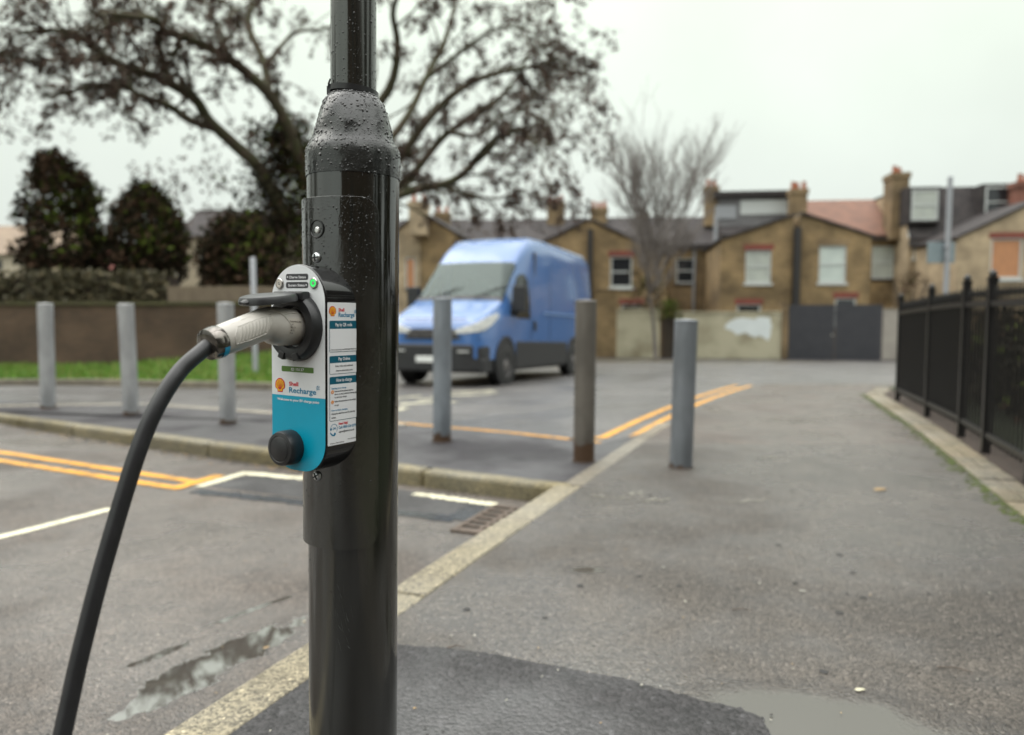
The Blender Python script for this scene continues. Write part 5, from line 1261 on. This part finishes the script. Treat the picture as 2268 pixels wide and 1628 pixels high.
def far_house(xl, xr, yeave, yridge, Y, wallm, roofm, lab, name='house'):
    a = at(xl, yeave, Y); b = at(xr, yeave, Y); root = Vector(((a.x + b.x) / 2, Y, zg(Y))); o = thing(name, lab, 'house', root, 0, 'distant houses beyond the hedge'); hw = (b.x - a.x) / 2; ze = a.z - root.z; zr = at(xl, yridge, Y + 3).z - root.z
    MB().box((-hw, 0, -.3), (hw, 6, ze)).build('wall', wallm, o)
    k = MB(); k.add([(-hw - .2, -.3, ze - .1), (hw + .2, -.3, ze - .1), (hw, 3, zr), (-hw, 3, zr), (-hw - .2, 6.3, ze - .1), (hw + .2, 6.3, ze - .1)], [(0, 1, 2, 3), (3, 2, 5, 4), (0, 3, 4), (1, 5, 2), (0, 4, 5, 1)]); k.build('roof', roofm, o)
    for i in (-.5, .4):
        wn = MB().box((hw * i - .5, -.03, ze - 1.5), (hw * i + .5, .02, ze - .4)).build('window', m_pane, o); MB().box((hw * i - .56, -.06, ze - 1.58), (hw * i + .56, -.031, ze - 1.5)).build('sill', m_frm, wn)
m_crm = M('cream_wall', (.50,.44,.34), (.42,.37,.29), 1, .8); m_pink = M('pink_tile', (.42,.16,.13), (.35,.13,.11), 2, .8)
far_house(-330, 120, 560, 500, 46, m_crm, M('tan_tile', (.27,.20,.14), (.2,.15,.11), 2, .8), 'tan-roofed far house at the left edge of the picture')
far_house(165, 275, 592, 545, 50, m_crm, m_pink, 'pink-roofed far house between the two left evergreens')
far_house(395, 660, 520, 465, 44, M('beige_wall', (.36,.30,.22), (.3,.25,.18), 1, .8), m_slate, 'beige far house behind the third evergreen')

# ------------------------------------------------------------------ litter
lt = MB(); m_lit = [M('litter_tan', (.30,.20,.09), rough=.6), M('litter_dark', (.02,.017,.014), rough=.7), M('litter_pale', (.45,.43,.36), rough=.6)]
def bit(x, Y, z, s, mi):
    a = random.random() * 6.28; n_ = random.choice((4, 5, 6)); el = random.uniform(.3, .8)
    P = []
    for i in range(n_): t = i / n_ * 6.28; p = Vector((math.cos(t) * s, math.sin(t) * s * el)) * random.uniform(.7, 1.2); P.append((x + p.x * math.cos(a) - p.y * math.sin(a), Y + p.x * math.sin(a) + p.y * math.cos(a), z + random.uniform(0, s * .25)))
    P.append((x, Y, z + s * .3)); lt.add(P, [(i, (i+1) % n_, n_) for i in range(n_)], mi)
for _ in range(620):
    Y = 1.7 + 7 * random.random() ** 1.4; x = random.uniform(k1(Y) + .03, sx(Y)); bit(x, Y, .004 if not (Y < 2.6 and x < .7) else .007, random.uniform(.002, .0065) * (1.6 if random.random() < .06 else 1), random.choices((0, 1, 2), (1, 4, 1.6))[0])
for _ in range(420):
    Y = 2.0 + 4 * random.random() ** 1.3; x = random.uniform(-4, k1(Y) - .2)
    if Y < k2(x) - .2: bit(x, Y, -.115, random.uniform(.002, .007), random.choices((0, 1, 2), (1.5, 3, 1))[0])
for _ in range(260):
    x = random.uniform(-5, -.9); Y = k2(x) - abs(random.gauss(0, .1)) - .02; bit(x, Y, -.113, random.uniform(.006, .022), random.choices((0, 1), (2, 3))[0])
tag(lt.build('leaf_litter', m_lit), 'tiny leaf scraps and grit scattered over the tarmac', 'litter', kind='stuff')
gm_ = MB()
for _ in range(90):
    Y = 2.0 + 6 * random.random() ** 1.2; x = random.uniform(k1(Y) + .1, sx(Y) - .1); r_ = random.uniform(.006, .016); n_ = 9
    if Y < 2.6 and x < .8: continue
    V = [(x + r_ * random.uniform(.8, 1.15) * math.cos(i * 6.2832 / n_), Y + r_ * random.uniform(.8, 1.15) * math.sin(i * 6.2832 / n_), zg(Y) + .0025) for i in range(n_)] + [(x, Y, zg(Y) + .004)]
    gm_.add(V, [(i, (i + 1) % n_, n_) for i in range(n_)], random.choice((0, 0, 1)))
tag(gm_.build('gum_spots', [M('old_gum', (.022,.02,.019), rough=.6), M('pale_gum', (.20,.19,.165), rough=.55)]), 'flattened old gum spots dotting the footpath', 'gum', kind='stuff')
sm = MB()
for x, y, l_, w_, rt in ((1405, 1093, .16, .02, .5), (1380, 1104, .12, .015, -.1), (1450, 1108, .22, .016, .1), (1330, 1100, .12, .015, -.3), (1660, 1110, .28, .014, .25), (1700, 1014, .2, .02, .1)):
    p = gnd(x, y); V = []
    for i in range(13):
        t = i / 12 - .5; q = .5 + random.random() * .8
        for s_ in (-1, 1): lx, ly = t * l_, s_ * w_ * q * (1 - (2 * t) ** 4); V.append((p.x + lx * math.cos(rt) - ly * math.sin(rt), p.y + lx * math.sin(rt) + ly * math.cos(rt) + .02 * math.sin(i * 1.3), p.z + .003))
    sm.add(V, [(2*i, 2*i+1, 2*i+3, 2*i+2) for i in range(12)])
struct('road_markings', sm, M('faded_paint', (.24,.225,.18), (.10,.092,.08), 40, .5), 'faded pale paint smears on the footpath by the last bollard', 'road marking')
def leaf(x, y, dz, s, rot, mat_, lab):
    p = gnd(x, y, dz); k = MB(); P = []
    for i in range(14): t = i / 14 * 6.2832; P.append((math.cos(t) * s, math.sin(t) * s * .52 * (1 - .25 * math.cos(t)), .001 + .06 * s * math.sin(t) ** 2))
    k.add(P + [(0, 0, .0035)], [(i, (i+1) % 14, 14) for i in range(14)]); o = k.build('fallen_leaf', mat_, None, 60); o.location = p + Vector((0, 0, .003)); o.rotation_euler = (0, 0, rot); tag(o, lab, 'leaf')
leaf(1905, 1530, 0, .017, .2, M('pale_leaf', (.52,.49,.36), (.42,.39,.27), 60, .5), 'pale oval leaf on the wet path near the bottom right corner')
leaf(1950, 1085, 0, .05, .4, m_lit[0], 'tan leaf lying on the middle of the path near the railing')
leaf(590, 1436, -.115, .012, .8, m_lit[0], 'orange-brown leaf scrap by the puddle in the bay')
def twig_on(x0, y0, x1, y1, lab):
    a, b = gnd(x0, y0), gnd(x1, y1); m_ = (a + b) / 2 + Vector((.003, .004, .003)); o = MB().tube([a - a, m_ - a + Vector((0, 0, .002)), b - a], [.002, .0022, .001], 6).build('twig', m_iron); o.location = a + Vector((0, 0, .005)); tag(o, lab, 'twig')
twig_on(2075, 1480, 2155, 1493, 'thin dark twig on the path right of the pale leaf')
twig_on(1620, 1353, 1665, 1356, 'short dark twig in the middle of the wet path')
twig_on(990, 1438, 1030, 1436, 'thin twig on the edge of the dark tarmac patch')

# ------------------------------------------------------------------ hedge behind the railing; unseen building and evergreens added for dark reflections
random.seed(5)
hd = thing('hedge', 'dark evergreen hedge on the grass behind the black railing', 'hedge', (f1(7) + 1.0, 7, 0)); ho = Vector((f1(7) + 1.0, 7, 0)); k = MB()
for _ in range(5200):
    s_ = random.uniform(-2.6, 4.2); p = Vector((ho.x, 7, 0)) + ft * s_ + Vector((random.gauss(.2, .25), 0, 0)); h_ = .98 + .12 * math.sin(s_ * 3) + random.gauss(0, .05)
    p.z = zg(p.y) + random.uniform(.05, h_); leaves(k, p - ho, .02, .02, .02, 1, .075, 0, 0, (8, 1, 1))
k.build('foliage', [m_ev, m_evg, m_evb], hd)
k = MB()
for i in range(14): p = Vector((.2, -2.5 + i * .48, 0)); p.x += .34 * p.y; k.tube([p + Vector((0, 0, -.3)), p + Vector((.02, 0, .75))], [.02, .008], 5)
k.build('stem', m_bark, hd)
bh = thing('reflection_building', 'unseen dark brick building added behind the viewer for reflections', 'building', (4.5, -6.5, 0), R(-6))  # added out of view so the glossy post reflects something dark
mb = MB(); mb.box((-7.1, -7, -.3), (12, 0, 6.6)); mb.build('wall', bricks('dark_stock_brick', (.10,.065,.045), (.08,.05,.035), (.09,.075,.06)), bh)
k = MB(); slab(k, [(-7.4, .35, 6.55), (12.4, .35, 6.55), (12.4, -3.5, 9.6), (-7.4, -3.5, 9.6)], .1); slab(k, [(-7.4, -3.5, 9.6), (12.4, -3.5, 9.6), (12.4, -7.3, 6.55), (-7.4, -7.3, 6.55)], .1); k.build('roof', m_slate, bh)
for u in (-4.2, -1.2, 1.8, 4.8, 7.8):
    for z in (.9, 3.6):
        wn = MB().box((u, -.01, z), (u + 1.1, .015, z + 1.5)).build('window', m_pane, bh); MB().box((u - .06, .016, z - .08), (u + 1.16, .08, z)).build('sill', m_frm, wn)

def reflection_evergreen(x, y, r, h_, lab, sd_):  # out-of-view tree added to darken the post's reflections
    random.seed(sd_); o = thing('evergreen_tree', lab, 'tree', (x, y, zg(y) - .05), 0, 'unseen evergreens added for reflections'); k = MB()
    for _ in range(420):
        a = random.random() * 6.2832; t = random.random() ** .8; rr = r * (1 - t * .75) * random.uniform(.5, 1); q = .42 * (1 - .4 * t)
        leaves(k, (rr * math.cos(a), rr * math.sin(a), .6 + t * (h_ - .8)), q, q, q, 24, .14, 0, .2, (6, 1, 3))
    k.build('crown', [m_ev, m_evg, m_evb], o); MB().tube([(0, 0, -.3), (.05, 0, h_ * .5), (0, .05, h_ * .9)], [.22, .16, .05], 8).build('trunk', m_bark, o, 50)
reflection_evergreen(9.2, 3.6, 2.4, 8.5, 'tall unseen evergreen added for reflections, nearest the railing', 31)
reflection_evergreen(8.6, -1.2, 2.4, 8.0, 'tall unseen evergreen added between the railing and the added building', 32)
reflection_evergreen(-17.5, 9.0, 2.6, 9.5, 'tall unseen evergreen added beside the parking bay, off to the left', 33)
reflection_evergreen(-14.5, 2.5, 2.2, 7.0, 'smaller unseen evergreen added beside the parking bay, nearest the viewer', 34)
